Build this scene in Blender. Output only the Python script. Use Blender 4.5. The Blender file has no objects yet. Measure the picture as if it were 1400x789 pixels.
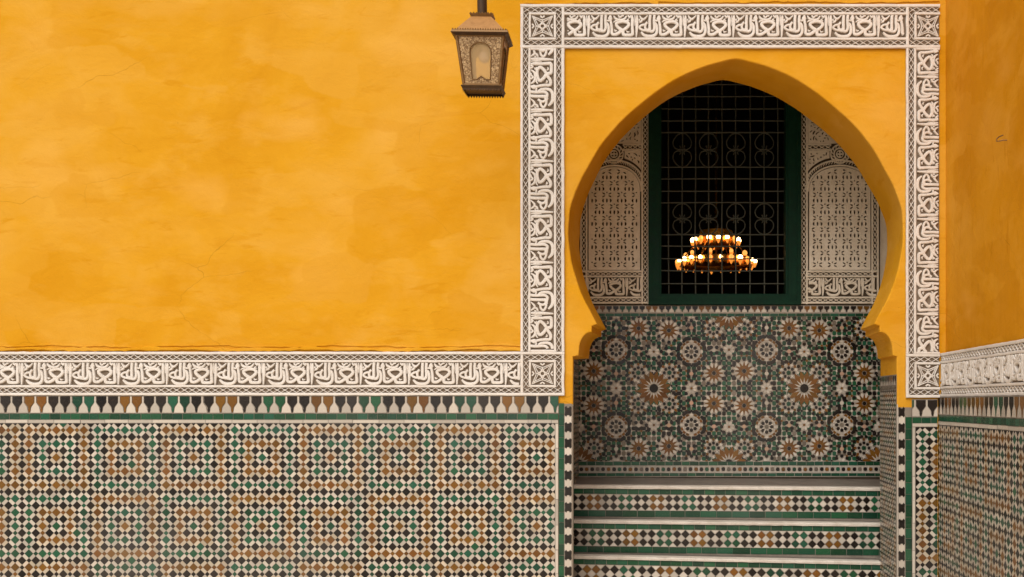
import bpy, math, random
from mathutils import Vector, Matrix
C = bpy.context
SC = C.scene
R = math.radians
random.seed(7)

# ------------------------------------------------------------------ camera
cam_d = bpy.data.cameras.new('camera'); cam = bpy.data.objects.new('camera', cam_d)
SC.collection.objects.link(cam); SC.camera = cam
EYE, DIST, SW = 1.6, 6.2, 220.0            # eye height, distance to the wall, photo pixels per metre on the wall
cam.location = (0, -DIST, EYE); cam.rotation_euler = (R(90), 0, 0)
cam_d.sensor_width = 36; cam_d.lens = SW * DIST / 1400 * 36
cam_d.shift_x = -200 / 1400; cam_d.shift_y = 155.5 / 1400
cam_d.clip_start = .05; cam_d.clip_end = 500

# ------------------------------------------------------------------ sky, sun, exposure
SUN_EL, SUN_AZ = 46, 18                     # high soft light from behind the camera, a little from the left
w = bpy.data.worlds.new('World'); SC.world = w; w.use_nodes = True
nt = w.node_tree; nt.nodes.clear()
sky = nt.nodes.new('ShaderNodeTexSky'); sky.sky_type = 'NISHITA'; sky.sun_disc = False
sky.sun_elevation = R(SUN_EL); sky.sun_rotation = R(180 + SUN_AZ); sky.dust_density = 3; sky.ozone_density = 1
hs = nt.nodes.new('ShaderNodeHueSaturation'); hs.inputs['Saturation'].default_value = .25
bg = nt.nodes.new('ShaderNodeBackground'); bg.inputs['Strength'].default_value = .1
wo = nt.nodes.new('ShaderNodeOutputWorld')
nt.links.new(sky.outputs[0], hs.inputs['Color']); nt.links.new(hs.outputs[0], bg.inputs['Color']); nt.links.new(bg.outputs[0], wo.inputs[0])
sd = bpy.data.lights.new('sun', 'SUN'); so = bpy.data.objects.new('sun', sd); SC.collection.objects.link(so)
sd.energy = 1.9; sd.angle = R(52); sd.color = (1, .94, .85)
so.location = (-3, -12, 12)
_dir = Vector((math.sin(R(SUN_AZ)) * math.cos(R(SUN_EL)), math.cos(R(SUN_AZ)) * math.cos(R(SUN_EL)), -math.sin(R(SUN_EL))))
so.rotation_euler = _dir.to_track_quat('-Z', 'Y').to_euler()
SC.view_settings.view_transform = 'Standard'; SC.view_settings.look = 'None'
SC.view_settings.exposure = 0.18; SC.view_settings.gamma = 1
SC.view_settings.use_curve_mapping = False

# ------------------------------------------------------------------ materials
def N(nt, t, **kw):
    n = nt.nodes.new(t)
    for k, v in kw.items():
        if k.startswith('i_'): n.inputs[k[2:].replace('_', ' ')].default_value = v
        else: setattr(n, k, v)
    return n
def base_mat(name, rough=.6, spec=.4):
    m = bpy.data.materials.new(name); m.use_nodes = True
    nt = m.node_tree; b = nt.nodes['Principled BSDF']
    b.inputs['Roughness'].default_value = rough; b.inputs['Specular IOR Level'].default_value = spec
    return m, nt, b
def ramp(nt, stops, src):
    r = N(nt, 'ShaderNodeValToRGB'); e = r.color_ramp.elements
    while len(e) < len(stops): e.new(.5)
    for k, (p, c) in enumerate(stops):
        e[k].position = p; e[k].color = (*c, 1)
    nt.links.new(src, r.inputs[0]); return r
def coords(nt, scale=(1, 1, 1)):
    tc = N(nt, 'ShaderNodeTexCoord'); mp = N(nt, 'ShaderNodeMapping'); mp.inputs['Scale'].default_value = scale
    nt.links.new(tc.outputs['Object'], mp.inputs['Vector']); return mp.outputs[0]
def noise(nt, scale, detail=5, rough=.55, vec=None, dist=0):
    n = N(nt, 'ShaderNodeTexNoise'); n.inputs['Scale'].default_value = scale
    n.inputs['Detail'].default_value = detail; n.inputs['Roughness'].default_value = rough; n.inputs['Distortion'].default_value = dist
    if vec is not None: nt.links.new(vec, n.inputs['Vector'])
    return n.outputs['Fac']
def mix(nt, a, b, fac, mode='MIX'):
    m = N(nt, 'ShaderNodeMix', data_type='RGBA', blend_type=mode)
    for s, v in ((0, fac), (6, a), (7, b)):
        if hasattr(v, 'is_linked') or hasattr(v, 'links'): nt.links.new(v, m.inputs[s])
        else: m.inputs[s].default_value = v if s == 0 else (*v, 1)
    return m.outputs[2]
def maprange(nt, src, a, b, c, d):
    m = N(nt, 'ShaderNodeMapRange'); m.inputs[1].default_value = a; m.inputs[2].default_value = b
    m.inputs[3].default_value = c; m.inputs[4].default_value = d
    nt.links.new(src, m.inputs[0]); return m.outputs[0]
def bump(nt, b, h, strength, dist):
    n = N(nt, 'ShaderNodeBump'); n.inputs['Strength'].default_value = strength; n.inputs['Distance'].default_value = dist
    nt.links.new(h, n.inputs['Height']); nt.links.new(n.outputs[0], b.inputs['Normal'])

def plaster(name, streak, lo, mid, hi):
    m, nt, b = base_mat(name, .8, .08)
    v = coords(nt)
    big = noise(nt, .9, 5, .6, v, .6)
    r = ramp(nt, [(.33, lo), (.5, mid), (.66, hi)], big)
    st = noise(nt, 1.6, 6, .62, coords(nt, streak), .4)
    c1 = mix(nt, r.outputs[0], lo, maprange(nt, st, .48, .70, 0, .5))
    blot = noise(nt, 2.9, 5, .62, coords(nt, (.8, .8, 1.5)), .2)
    c2 = mix(nt, c1, hi, maprange(nt, blot, .50, .66, 0, .6))
    dash = noise(nt, 5.5, 4, .6, coords(nt, tuple(q * 1.2 for q in streak)), .8)
    c2 = mix(nt, c2, lo, maprange(nt, dash, .60, .68, 0, .75))
    pale = noise(nt, 1.7, 3, .5, coords(nt, (1, 1, 1.5)), .1)
    c2 = mix(nt, c2, tuple(min(1, q * 1.04 + .03) for q in hi), maprange(nt, pale, .54, .68, 0, .45))
    wv = N(nt, 'ShaderNodeVectorMath', operation='ADD')
    nz = N(nt, 'ShaderNodeTexNoise'); nz.inputs['Scale'].default_value = 3.5; nz.inputs['Detail'].default_value = 4
    sc_ = N(nt, 'ShaderNodeVectorMath', operation='SCALE'); sc_.inputs['Scale'].default_value = .22
    nt.links.new(v, nz.inputs['Vector']); nt.links.new(nz.outputs['Color'], sc_.inputs[0])
    nt.links.new(coords(nt, (1, 1, 1.9)), wv.inputs[0]); nt.links.new(sc_.outputs[0], wv.inputs[1])
    vp = N(nt, 'ShaderNodeTexVoronoi', distance='CHEBYCHEV', feature='SMOOTH_F1'); vp.inputs['Scale'].default_value = 2.1; vp.inputs['Smoothness'].default_value = .12
    nt.links.new(wv.outputs[0], vp.inputs['Vector'])
    sepc = N(nt, 'ShaderNodeSeparateColor'); nt.links.new(vp.outputs['Color'], sepc.inputs[0])
    c2 = mix(nt, c2, lo, maprange(nt, sepc.outputs[0], .55, 1, 0, .5)); c2 = mix(nt, c2, hi, maprange(nt, sepc.outputs[1], .55, 1, 0, .5))
    vc = N(nt, 'ShaderNodeTexVoronoi', feature='DISTANCE_TO_EDGE'); vc.inputs['Scale'].default_value = 1.15; nt.links.new(wv.outputs[0], vc.inputs['Vector'])
    ck = N(nt, 'ShaderNodeMath', operation='MULTIPLY'); nt.links.new(maprange(nt, vc.outputs[0], 0, .0032, .45, 0), ck.inputs[0])
    nt.links.new(maprange(nt, noise(nt, 1.3, 3, .5, v), .52, .62, 0, 1), ck.inputs[1])
    c2 = mix(nt, c2, tuple(q * .42 for q in lo), ck.outputs[0])
    spk = noise(nt, 46, 3, .6, v)
    c3 = mix(nt, c2, tuple(x * .55 for x in lo), maprange(nt, spk, .70, .80, 0, .55))
    nt.links.new(c3, b.inputs['Base Color'])
    h = N(nt, 'ShaderNodeMath', operation='ADD')
    nt.links.new(maprange(nt, noise(nt, 4.5, 7, .62, coords(nt, (1, 1, 1.35)), .5), 0, 1, 0, 1), h.inputs[0]); nt.links.new(maprange(nt, noise(nt, 60, 3, .6, v), 0, 1, 0, .10), h.inputs[1])
    bump(nt, b, h.outputs[0], .45, .018)
    return m
M = {}
M['yellow'] = plaster('yellow_plaster', (.5, .5, 2.0), (.60, .262, .006), (.66, .312, .013), (.69, .352, .042))
M['yellow_side'] = plaster('yellow_plaster_streaked', (2.2, 2.2, .55), (.57, .225, .004), (.66, .28, .008), (.72, .335, .03))

def stucco(name, a, b_, rough=.85):
    m, nt, b = base_mat(name, rough, .2)
    v = coords(nt)
    n = noise(nt, 7, 6, .65, v, .5)
    f = noise(nt, 90, 3, .6, v)
    c = mix(nt, a, b_, maprange(nt, n, .42, .68, 0, 1))
    c = mix(nt, c, tuple(x * .8 for x in b_), maprange(nt, f, .56, .75, 0, .6))
    nt.links.new(c, b.inputs['Base Color']); bump(nt, b, f, .35, .004)
    return m
M['stucco'] = stucco('white_stucco', (.74, .685, .63), (.65, .585, .52))
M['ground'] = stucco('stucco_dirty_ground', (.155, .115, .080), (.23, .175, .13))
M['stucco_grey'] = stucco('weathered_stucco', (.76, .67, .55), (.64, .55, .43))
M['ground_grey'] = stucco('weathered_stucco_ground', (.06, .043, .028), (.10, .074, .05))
M['grout'] = stucco('grout', (.26, .22, .18), (.18, .15, .12))

def tile(name, col, var=.35, rough=.24, hue=.012, worn=(.42, .36, .30), wear=.25):
    m, nt, b = base_mat(name, rough, .28)
    g = N(nt, 'ShaderNodeNewGeometry')
    v = coords(nt)
    hsv = N(nt, 'ShaderNodeHueSaturation'); hsv.inputs['Color'].default_value = (*col, 1)
    nt.links.new(maprange(nt, g.outputs['Random Per Island'], 0, 1, 1 - var, 1 + var), hsv.inputs['Value'])
    wn = N(nt, 'ShaderNodeTexWhiteNoise', noise_dimensions='1D'); nt.links.new(g.outputs['Random Per Island'], wn.inputs['W'])
    nt.links.new(maprange(nt, wn.outputs[0], 0, 1, .5 - hue, .5 + hue), hsv.inputs['Hue'])
    n = noise(nt, 120, 4, .65, v); big = noise(nt, 2.1, 4, .6, v)
    k = N(nt, 'ShaderNodeMath', operation='MULTIPLY')
    nt.links.new(maprange(nt, n, .50, .70, 0, 1), k.inputs[0]); nt.links.new(maprange(nt, big, .42, .66, .12, 1), k.inputs[1])
    k2 = N(nt, 'ShaderNodeMath', operation='MULTIPLY'); nt.links.new(k.outputs[0], k2.inputs[0]); k2.inputs[1].default_value = wear
    painted_sheen = noise(nt, .85, 3, .55, v, .4)  # mask of broad hazy sheen patches
    cw = mix(nt, hsv.outputs[0], worn, k2.outputs[0])
    nt.links.new(mix(nt, cw, tuple(q * .5 + .11 for q in worn), maprange(nt, painted_sheen, .47, .70, 0, .22)), b.inputs['Base Color'])  # glaze sheen painted into the base colour as greyish patches
    nt.links.new(maprange(nt, n, .3, .75, rough * .6, rough * 2), b.inputs['Roughness'])
    bump(nt, b, noise(nt, 40, 3, .6, v), .18, .004)
    return m
M['white'] = tile('white_glazed_tile', (.51, .45, .38), .2, .18, .006, (.40, .32, .23), .4)
M['black'] = tile('black_glazed_tile', (.014, .010, .008), .6, .15, .01, (.12, .095, .075), .26)
M['green'] = tile('green_glazed_tile', (.011, .064, .031), .45, .16, .018, (.12, .155, .11), .36)
M['ochre'] = tile('ochre_glazed_tile', (.150, .061, .008), .3, .16, .008, (.33, .20, .11), .28)
M['cream'] = tile('cream_glazed_tile', (.50, .415, .315), .2, .18, .008, (.40, .30, .19), .4)
M['pink'] = tile('pink_glazed_tile', (.46, .28, .19), .15, .26, .01)
M['grey'] = tile('grey_glazed_tile', (.15, .12, .088), .3, .26, .01)
M['marble'] = stucco('step_marble', (.66, .60, .53), (.50, .44, .37), .35)
M['tread'] = stucco('worn_tread_stone', (.20, .165, .14), (.13, .105, .09), .4)
M['paving'] = stucco('courtyard_paving', (.78, .64, .45), (.66, .53, .37), .5)

def paint(name, a, b_, rough=.4, metal=0, sc=18):
    m, nt, b = base_mat(name, rough, .5); v = coords(nt)
    n = noise(nt, sc, 6, .65, v)
    nt.links.new(mix(nt, a, b_, maprange(nt, n, .45, .7, 0, 1)), b.inputs['Base Color'])
    b.inputs['Metallic'].default_value = metal
    nt.links.new(maprange(nt, n, .3, .8, rough * .8, min(1, rough * 1.5)), b.inputs['Roughness'])
    bump(nt, b, n, .25, .003); return m
M['wood'] = paint('green_painted_wood', (.0025, .024, .012), (.005, .036, .019), .5)
M['wood'].node_tree.nodes['Principled BSDF'].inputs['Specular IOR Level'].default_value = .12
M['iron'] = paint('grille_iron', (.05, .054, .038), (.095, .085, .06), .5, .3, 60)
M['bronze'] = paint('aged_lantern_metal', (.20, .105, .034), (.30, .165, .06), .5, .35, 40)
M['roofmetal'] = paint('lantern_roof_metal', (.42, .20, .055), (.33, .155, .04), .5, .15, 25)
M['darkmetal'] = paint('lantern_dark_metal', (.055, .028, .012), (.10, .05, .02), .55, .4, 40)
M['brass'] = paint('chandelier_brass', (.55, .30, .07), (.42, .20, .04), .3, .9, 30)
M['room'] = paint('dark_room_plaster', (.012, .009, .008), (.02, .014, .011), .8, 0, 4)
def pane_mat():
    m, nt, b = base_mat('lantern_lace_glass', .35, .5); v = coords(nt)
    vo = N(nt, 'ShaderNodeTexVoronoi', feature='DISTANCE_TO_EDGE'); vo.inputs['Scale'].default_value = 62; nt.links.new(v, vo.inputs['Vector'])
    n = noise(nt, 120, 3, .6, v)
    c = mix(nt, (.20, .105, .03), (.60, .41, .21), maprange(nt, n, .42, .6, 0, 1))
    c = mix(nt, c, (.13, .065, .025), maprange(nt, vo.outputs[0], 0, .12, .75, 0))
    nt.links.new(c, b.inputs['Base Color']); bump(nt, b, n, .5, .004); return m
M['lace'] = pane_mat()
def glass():
    m, nt, b = base_mat('dusty_glass', .3, .5)
    b.inputs['Base Color'].default_value = (.74, .50, .24, 1); b.inputs['Alpha'].default_value = .5; return m
M['glass'] = glass()
M['bed'] = stucco('pale_tile_bed', (.40, .34, .28), (.30, .255, .21))
M['bulbglass'] = paint('unlit_bulb_glass', (.62, .50, .40), (.56, .44, .34), .15)
def emis(name, col, s):
    m, nt, b = base_mat(name); b.inputs['Base Color'].default_value = (*col, 1)
    b.inputs['Emission Color'].default_value = (*col, 1); b.inputs['Emission Strength'].default_value = s; return m
M['bulb'] = emis('lit_bulb', (1, .64, .27), 12); M['bulb_dim'] = emis('dim_bulb', (1, .42, .09), 1.1); M['cup'] = emis('lit_amber_glass', (.9, .30, .04), .9)

# ------------------------------------------------------------------ mesh building
class MB:
    def __init__(s): s.v, s.f, s.m, s.mats, s.sm = [], [], [], [], []
    def mi(s, m):
        if m not in s.mats: s.mats.append(m)
        return s.mats.index(m)
    def face(s, pts, m, smooth=False):
        i = len(s.v); s.v += [tuple(p) for p in pts]; s.f.append(tuple(range(i, i + len(pts)))); s.m.append(s.mi(m)); s.sm.append(smooth)
    def grid(s, rows, m, closed=False, smooth=False):
        i = len(s.v); n = len(rows[0]); k = s.mi(m)
        for r in rows: s.v += [tuple(p) for p in r]
        for a in range(len(rows) - 1):
            for b in range(n if closed else n - 1):
                c = (b + 1) % n
                s.f.append((i + a * n + b, i + a * n + c, i + (a + 1) * n + c, i + (a + 1) * n + b)); s.m.append(k); s.sm.append(smooth)
    def box(s, x0, x1, y0, y1, z0, z1, m):
        p = [(x, y, z) for z in (z0, z1) for y in (y0, y1) for x in (x0, x1)]
        i = len(s.v); s.v += p; k = s.mi(m)
        for q in ((0, 2, 3, 1), (4, 5, 7, 6), (0, 1, 5, 4), (2, 6, 7, 3), (0, 4, 6, 2), (1, 3, 7, 5)):
            s.f.append(tuple(i + t for t in q)); s.m.append(k); s.sm.append(False)
    def slab(s, mp, a0, a1, b0, b1, d0, d1, m):
        """a raised slab on a mapped plane (front and four edges)"""
        A = [mp(a, b, d1) for a, b in ((a0, b0), (a1, b0), (a1, b1), (a0, b1))]
        B = [mp(a, b, d0) for a, b in ((a0, b0), (a1, b0), (a1, b1), (a0, b1))]
        s.face(A, m)
        for k in range(4): s.face([A[k], B[k], B[(k + 1) % 4], A[(k + 1) % 4]], m)
    def tube(s, pts, r, m, n=6, closed=False):
        rows = []; P = [Vector(p) for p in pts]
        for i, p in enumerate(P):
            if closed: t = P[(i + 1) % len(P)] - P[i - 1]
            else: t = P[min(i + 1, len(P) - 1)] - P[max(i - 1, 0)]
            t.normalize(); up = Vector((0, 0, 1)) if abs(t.z) < .95 else Vector((0, 1, 0))
            a = t.cross(up).normalized(); b = t.cross(a)
            rr = r[i] if isinstance(r, (list, tuple)) else r
            rows.append([p + (a * math.cos(2 * math.pi * k / n) + b * math.sin(2 * math.pi * k / n)) * rr for k in range(n)])
        if closed: rows.append(rows[0])
        s.grid(rows, m, True, True)
        if not closed:
            s.face(rows[0], m); s.face(rows[-1], m)
    def lathe(s, prof, c, m, n=20, smooth=True):
        s.grid([[(c[0] + r * math.cos(2 * math.pi * k / n), c[1] + r * math.sin(2 * math.pi * k / n), c[2] + z) for k in range(n)] for r, z in prof], m, True, smooth)
    def build(s, name, parent=None):
        me = bpy.data.meshes.new(name); me.from_pydata(s.v, [], s.f)
        for m in s.mats: me.materials.append(m)
        me.polygons.foreach_set('material_index', s.m); me.polygons.foreach_set('use_smooth', s.sm)
        me.update()
        o = bpy.data.objects.new(name, me); SC.collection.objects.link(o)
        if parent:
            o.parent = parent; bpy.context.view_layer.update()
            o.matrix_parent_inverse = world_matrix(parent).inverted()
        return o
def world_matrix(o):
    m = o.matrix_basis.copy()
    return (world_matrix(o.parent) @ o.matrix_parent_inverse @ m) if o.parent else m
def thing(name, loc, label, cat, group=None):
    o = bpy.data.objects.new(name, None); SC.collection.objects.link(o); o.location = loc; o.empty_display_size = .2
    o['label'] = label; o['category'] = cat; o['kind'] = 'thing'
    if group: o['group'] = group
    return o

# mapped planes: a runs right and b down in photo pixels measured on that plane, d is metres towards the viewer
def wall_map(a, b, d=0): return ((a - 900) / SW, -d, EYE + (550 - b) / SW)
SIDE_X = 1.786
def side_map(a, b, d=0): return (SIDE_X - d, -a / SW, EYE + (550 - b) / SW)
NY = 1.3; SN = SW * DIST / (DIST + NY)
def niche_map(a, b, d=0): return ((a - 900) / SN, NY - d, EYE + (550 - b) / SN)
JB = .45; SB = SW * DIST / (DIST + JB)
def jamb_map_right(a, b, d=0): return ((1226 - 900) / SW - d, a / SW, EYE + (550 - b) / SW)

def smooth_path(p, n=4, closed=False):
    out = []; L = len(p)
    for i in range(L if closed else L - 1):
        q = [p[(i + k) % L] if closed else p[min(max(i + k, 0), L - 1)] for k in (-1, 0, 1, 2)]
        for k in range(n):
            t = k / n
            out.append(tuple(.5 * (2 * q[1][d] + (q[2][d] - q[0][d]) * t + (2 * q[0][d] - 5 * q[1][d] + 4 * q[2][d] - q[3][d]) * t * t
                                   + (3 * q[1][d] - q[0][d] - 3 * q[2][d] + q[3][d]) * t ** 3) for d in (0, 1)))
    if not closed: out.append(tuple(p[-1]))
    return out
def ribbon(mb, pts, wd, h, d0, mp, m, closed=False, clip=None):
    """carved strap: a domed strip swept along a path drawn on a mapped plane"""
    n = len(pts); rows = []
    h *= random.uniform(.92, 1.06)
    for i, p in enumerate(pts):
        a = pts[(i - 1) % n] if closed else pts[max(i - 1, 0)]
        c = pts[(i + 1) % n] if closed else pts[min(i + 1, n - 1)]
        tx, ty = c[0] - a[0], c[1] - a[1]; L = math.hypot(tx, ty) or 1
        nx, ny = -ty / L, tx / L
        ww = (wd[i] if isinstance(wd, list) else wd) / 2
        row = []
        for f, z in ((-1, 0), (-.92, .82), (-.62, .98), (0, 1), (.62, .98), (.92, .82), (1, 0)):
            x, y = p[0] + nx * f * ww, p[1] + ny * f * ww
            if clip: x = min(max(x, clip[0]), clip[1]); y = min(max(y, clip[2]), clip[3])
            row.append(mp(x, y, d0 + h * z))
        rows.append(row)
    if closed: rows.append(rows[0])
    mb.grid(rows, m)
    if not closed: mb.face(rows[0], m); mb.face(rows[-1], m)
def clip_poly(p, x0, x1, y0, y1):
    for ax, lim, sg in ((0, x0, 1), (0, x1, -1), (1, y0, 1), (1, y1, -1)):
        out = []
        for i in range(len(p)):
            a, b = p[i - 1], p[i]
            ia, ib = (a[ax] - lim) * sg >= 0, (b[ax] - lim) * sg >= 0
            if ia != ib:
                t = (lim - a[ax]) / (b[ax] - a[ax]); out.append((a[0] + (b[0] - a[0]) * t, a[1] + (b[1] - a[1]) * t))
            if ib: out.append(b)
        p = out
        if len(p) < 3: return None
    ar = sum(p[i - 1][0] * p[i][1] - p[i][0] * p[i - 1][1] for i in range(len(p))) / 2
    return p if abs(ar) > .4 else None
def put(mb, p, m, mp, d=.003, tilt=.010, rect=None, jit=.12):
    """one glazed piece, very slightly tilted in its bed"""
    if rect:
        p = clip_poly(p, *rect)
        if not p: return
    cx = sum(q[0] for q in p) / len(p); cy = sum(q[1] for q in p) / len(p)
    ta, tb = random.gauss(0, tilt), random.gauss(0, tilt); jx, jy = random.gauss(0, jit), random.gauss(0, jit)
    if rect: jx = jy = 0
    mb.face([mp(x + jx, y + jy, d + max(-.0018, min(.0018, ((x - cx) * ta + (y - cy) * tb) / SW))) for x, y in p], m)

# ------------------------------------------------------------------ tile patterns
def ring_colour(m, n, types):
    bm, bn = m // 5, n // 5
    r = max(abs(m % 5 - 2), abs(n % 5 - 2)); A = types(bm, bn)
    return (('ochre', 'green', 'ochre') if A else ('green', 'ochre', 'green'))[r], (bm, bn, r)
def lozenge_dado(mb, mp, x0, x1, y0, y1, ox, oy, types, h=9.36, d=.003, holes=None):
    """diagonal grid of large and small lozenges with white bars between them"""
    rect = (x0, x1, y0, y1)
    s = h * math.sqrt(2); a = .645 * s; b = s - a; g = .17
    c = math.sqrt(.5)
    def rot(cx, cy, hw, hh):      # rectangle turned by 45 degrees
        return [(cx + (u - v) * c, cy + (u + v) * c) for u, v in ((-hw, -hh), (hw, -hh), (hw, hh), (-hw, hh))]
    i0, i1 = int((x0 - ox) / h) - 2, int((x1 - ox) / h) + 2
    j0, j1 = int((y0 - oy) / h) - 2, int((y1 - oy) / h) + 2
    for i in range(i0, i1 + 1):
        for j in range(j0, j1 + 1):
            X, Y = ox + i * h, oy + j * h
            wob = random.gauss(0, .1), random.gauss(0, .1); X += wob[0]; Y += wob[1]
            if (i + j) % 2 == 0:
                col = ring_colour(i // 2, j // 2, types)[0] if i % 2 == 0 else 'black'
                if col == 'black' and random.random() < .03: col = 'green'
                put(mb, rot(X, Y, a / 2 - g, a / 2 - g), M[col], mp, d, .024, rect)
            else:
                if j % 2 == 0: q = [ring_colour((i - 1) // 2, j // 2, types), ring_colour((i + 1) // 2, j // 2, types)]
                else: q = [ring_colour(i // 2, (j - 1) // 2, types), ring_colour(i // 2, (j + 1) // 2, types)]
                col = q[0][0] if q[0] == q[1] and random.random() > .03 else 'black'
                put(mb, rot(X, Y, b / 2 - g * .7, b / 2 - g * .7), M[col], mp, d, .024, rect)
            # white bars on two of the diagonals
            k = 1 if (i + j) % 2 == 0 else -1
            mx, my = ox + (i + .5) * h, oy + (j + .5) * h
            hw, hh = (b / 2 - g, a / 2 - g) if k == 1 else (a / 2 - g, b / 2 - g)
            e_ = [(i, j), (i + 1, j + 1)] if k == 1 else [(i + 1, j), (i, j + 1)]
            warm = any(p % 2 == 0 and q % 2 == 0 and ring_colour(p // 2, q // 2, types)[0] == 'ochre' for p, q in e_)
            put(mb, rot(mx, my, hw, hh), M['cream' if warm else 'white'], mp, d, .024, rect)
def dado_types(bm, bn):
    if bm < 0: bm = -1 - bm
    return (bm + bn) % 2 == 0
MERLON = [(-6.6, 0), (-6.2, .22), (-6.6, .38), (-5.0, .47), (-2.3, .63), (-1.1, .76), (-1.7, .84), (-.7, 1.0), (.7, 1.0), (1.7, .84), (1.1, .76), (2.3, .63), (5.0, .47), (6.6, .38), (6.2, .22), (6.6, 0)]
SEQ = ['black', 'black', 'ochre', 'ochre', 'black', 'black', 'green', 'green']
def merlons(mb, mp, x0, x1, y0, y1, period, start, d=.003, seq=SEQ, w=1.0):
    rect = (x0, x1, y0, y1); H = y1 - y0; k0 = int((x0 - start) / period) - 1
    k = k0
    while start + k * period < x1 + period:
        cx = start + k * period + random.gauss(0, .25); sc = period / 16.3 * w
        put(mb, [(cx + x * sc, y0 + .6 + y * (H - 2.2)) for x, y in MERLON], M[seq[k % len(seq)]], mp, d, .004, rect)
        wp = [(cx + 6.6 * sc + .5, y0 + .6), (cx + 6.6 * sc + .5, y0 + .38 * H), (cx + 5.0 * sc + .6, y0 + .48 * H), (cx + 2.3 * sc + .6, y0 + .64 * H), (cx + 1.7 * sc + .5, y0 + .80 * H), (cx + 1 * sc + .5, y1 - .8)]
        nx = cx + period
        wp += [(nx - 1 * sc - .5, y1 - .8), (nx - 1.7 * sc - .5, y0 + .80 * H), (nx - 2.3 * sc - .6, y0 + .64 * H), (nx - 5.0 * sc - .6, y0 + .48 * H), (nx - 6.6 * sc - .5, y0 + .38 * H), (nx - 6.6 * sc - .5, y0 + .6)]
        put(mb, wp, M['white'], mp, d - .0006, .002, rect)
        k += 1
def strip(mb, mp, x0, x1, y0, y1, col, pitch, d=.003, along='x', g=.3):
    if along == 'x':
        x = x0
        while x < x1 - .5:
            e = min(x + pitch * random.uniform(.9, 1.1), x1)
            put(mb, [(x + g, y0 + g), (e - g, y0 + g), (e - g, y1 - g), (x + g, y1 - g)], M[col], mp, d, .010, None, .1); x = e
    else:
        y = y0
        while y < y1 - .5:
            e = min(y + pitch * random.uniform(.9, 1.1), y1)
            put(mb, [(x0 + g, y + g), (x1 - g, y + g), (x1 - g, e - g), (x0 + g, e - g)], M[col], mp, d, .010, None, .1); y = e
def checker_column(mb, mp, x0, x1, y0, y1, period=21.8, start=0, d=.003):
    y = y0 + start; w = x1 - x0
    while y < y1:
        h = period * .5
        K = [(x0 + .4, y), (x0 + .25 * w, y - 2), (x0 + .38 * w, y + .6), (x0 + .62 * w, y + .6), (x0 + .75 * w, y - 2), (x1 - .4, y),
             (x1 - .9, y + h * .5), (x1 - .4, y + h), (x0 + .75 * w, y + h + 2), (x0 + .62 * w, y + h - .6), (x0 + .38 * w, y + h - .6), (x0 + .25 * w, y + h + 2), (x0 + .4, y + h), (x0 + .9, y + h * .5)]
        put(mb, K, M['black'], mp, d + .0012, .004, (x0, x1, y0, y1))
        put(mb, [(x0 + .3, y + h), (x1 - .3, y + h), (x1 - .3, y + period), (x0 + .3, y + period)], M['white'], mp, d, .003, (x0, x1, y0, y1))
        y += period

# ------------------------------------------------------------------ carved stucco patterns
def T(*p): return [((x - 30) / 11.6, (565 - y) / 11.6) for x, y in p]
GLYPH = [  # (path in tile units: along, up), widths
    (T((57, 215), (54, 300), (52, 400), (44, 555)), [2.6, 4.4, 4.2, 1.8]),
    (T((262, 208), (256, 300), (256, 448)), 3.9),
    (T((327, 208), (320, 300), (326, 410), (300, 462), (256, 462), (225, 440), (188, 458)), 3.7),
    (T((215, 322), (190, 352), (180, 400), (205, 448), (240, 462)), 3.3),
    (T((190, 362), (128, 368), (92, 408), (140, 444), (200, 452)), 3.1),
    (T((340, 330), (366, 380), (368, 478), (330, 532), (255, 548), (175, 534), (118, 480)), [2.6, 3.6, 4, 4.2, 4.4, 4.2, 2.4]),
    (T((404, 212), (398, 262), (404, 300), (416, 360), (424, 440), (428, 505), (490, 512), (560, 470), (640, 425), (694, 362), (655, 316), (570, 312), (492, 345), (525, 405), (592, 455), (606, 512), (640, 524), (742, 520), (752, 480), (746, 380), (750, 290), (742, 215)),
     [2.2, 6.4, 3.4, 3.6, 3.8, 4, 4.2, 4.2, 4.2, 4.2, 4.2, 4, 4.2, 4.2, 4.4, 4.4, 4.2, 4.2, 4.2, 3.8, 4.6, 2.6]),
    (T((96, 215), (128, 262), (165, 270), (222, 215)), [1.6, 3, 3, 1.6]),
    (T((84, 326), (118, 310), (142, 274)), [1.4, 3, 2.4]),
    (T((452, 218), (480, 262), (540, 282), (612, 274), (655, 222)), [1.6, 3.2, 3, 3.4, 1.8]),
    (T((520, 212), (548, 250), (576, 226), (612, 220)), [2, 2.6, 2.2, 1.6]),
    (T((676, 212), (706, 246), (722, 214)), [2, 3, 1.8]),
    (T((342, 290), (372, 300), (396, 276)), 2.4),
    (T((690, 268), (664, 290), (700, 300)), [1.2, 2.6, 1.2]),
    (T((520, 300), (480, 300), (448, 322)), [1.2, 2.4, 1.2]),
    (T((786, 215), (790, 300), (784, 380)), [1.6, 2.0, 1.0]),
    (T((100, 270), (88, 286), (104, 300)), [1.2, 2.4, 1.2]),
    (T((460, 440), (476, 462), (500, 452)), [1.0, 2.6, 1.0]),
    (T((655, 455), (668, 478), (700, 470)), [1.0, 2.4, 1.0]),
]
TILE_W = 66.0
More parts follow.
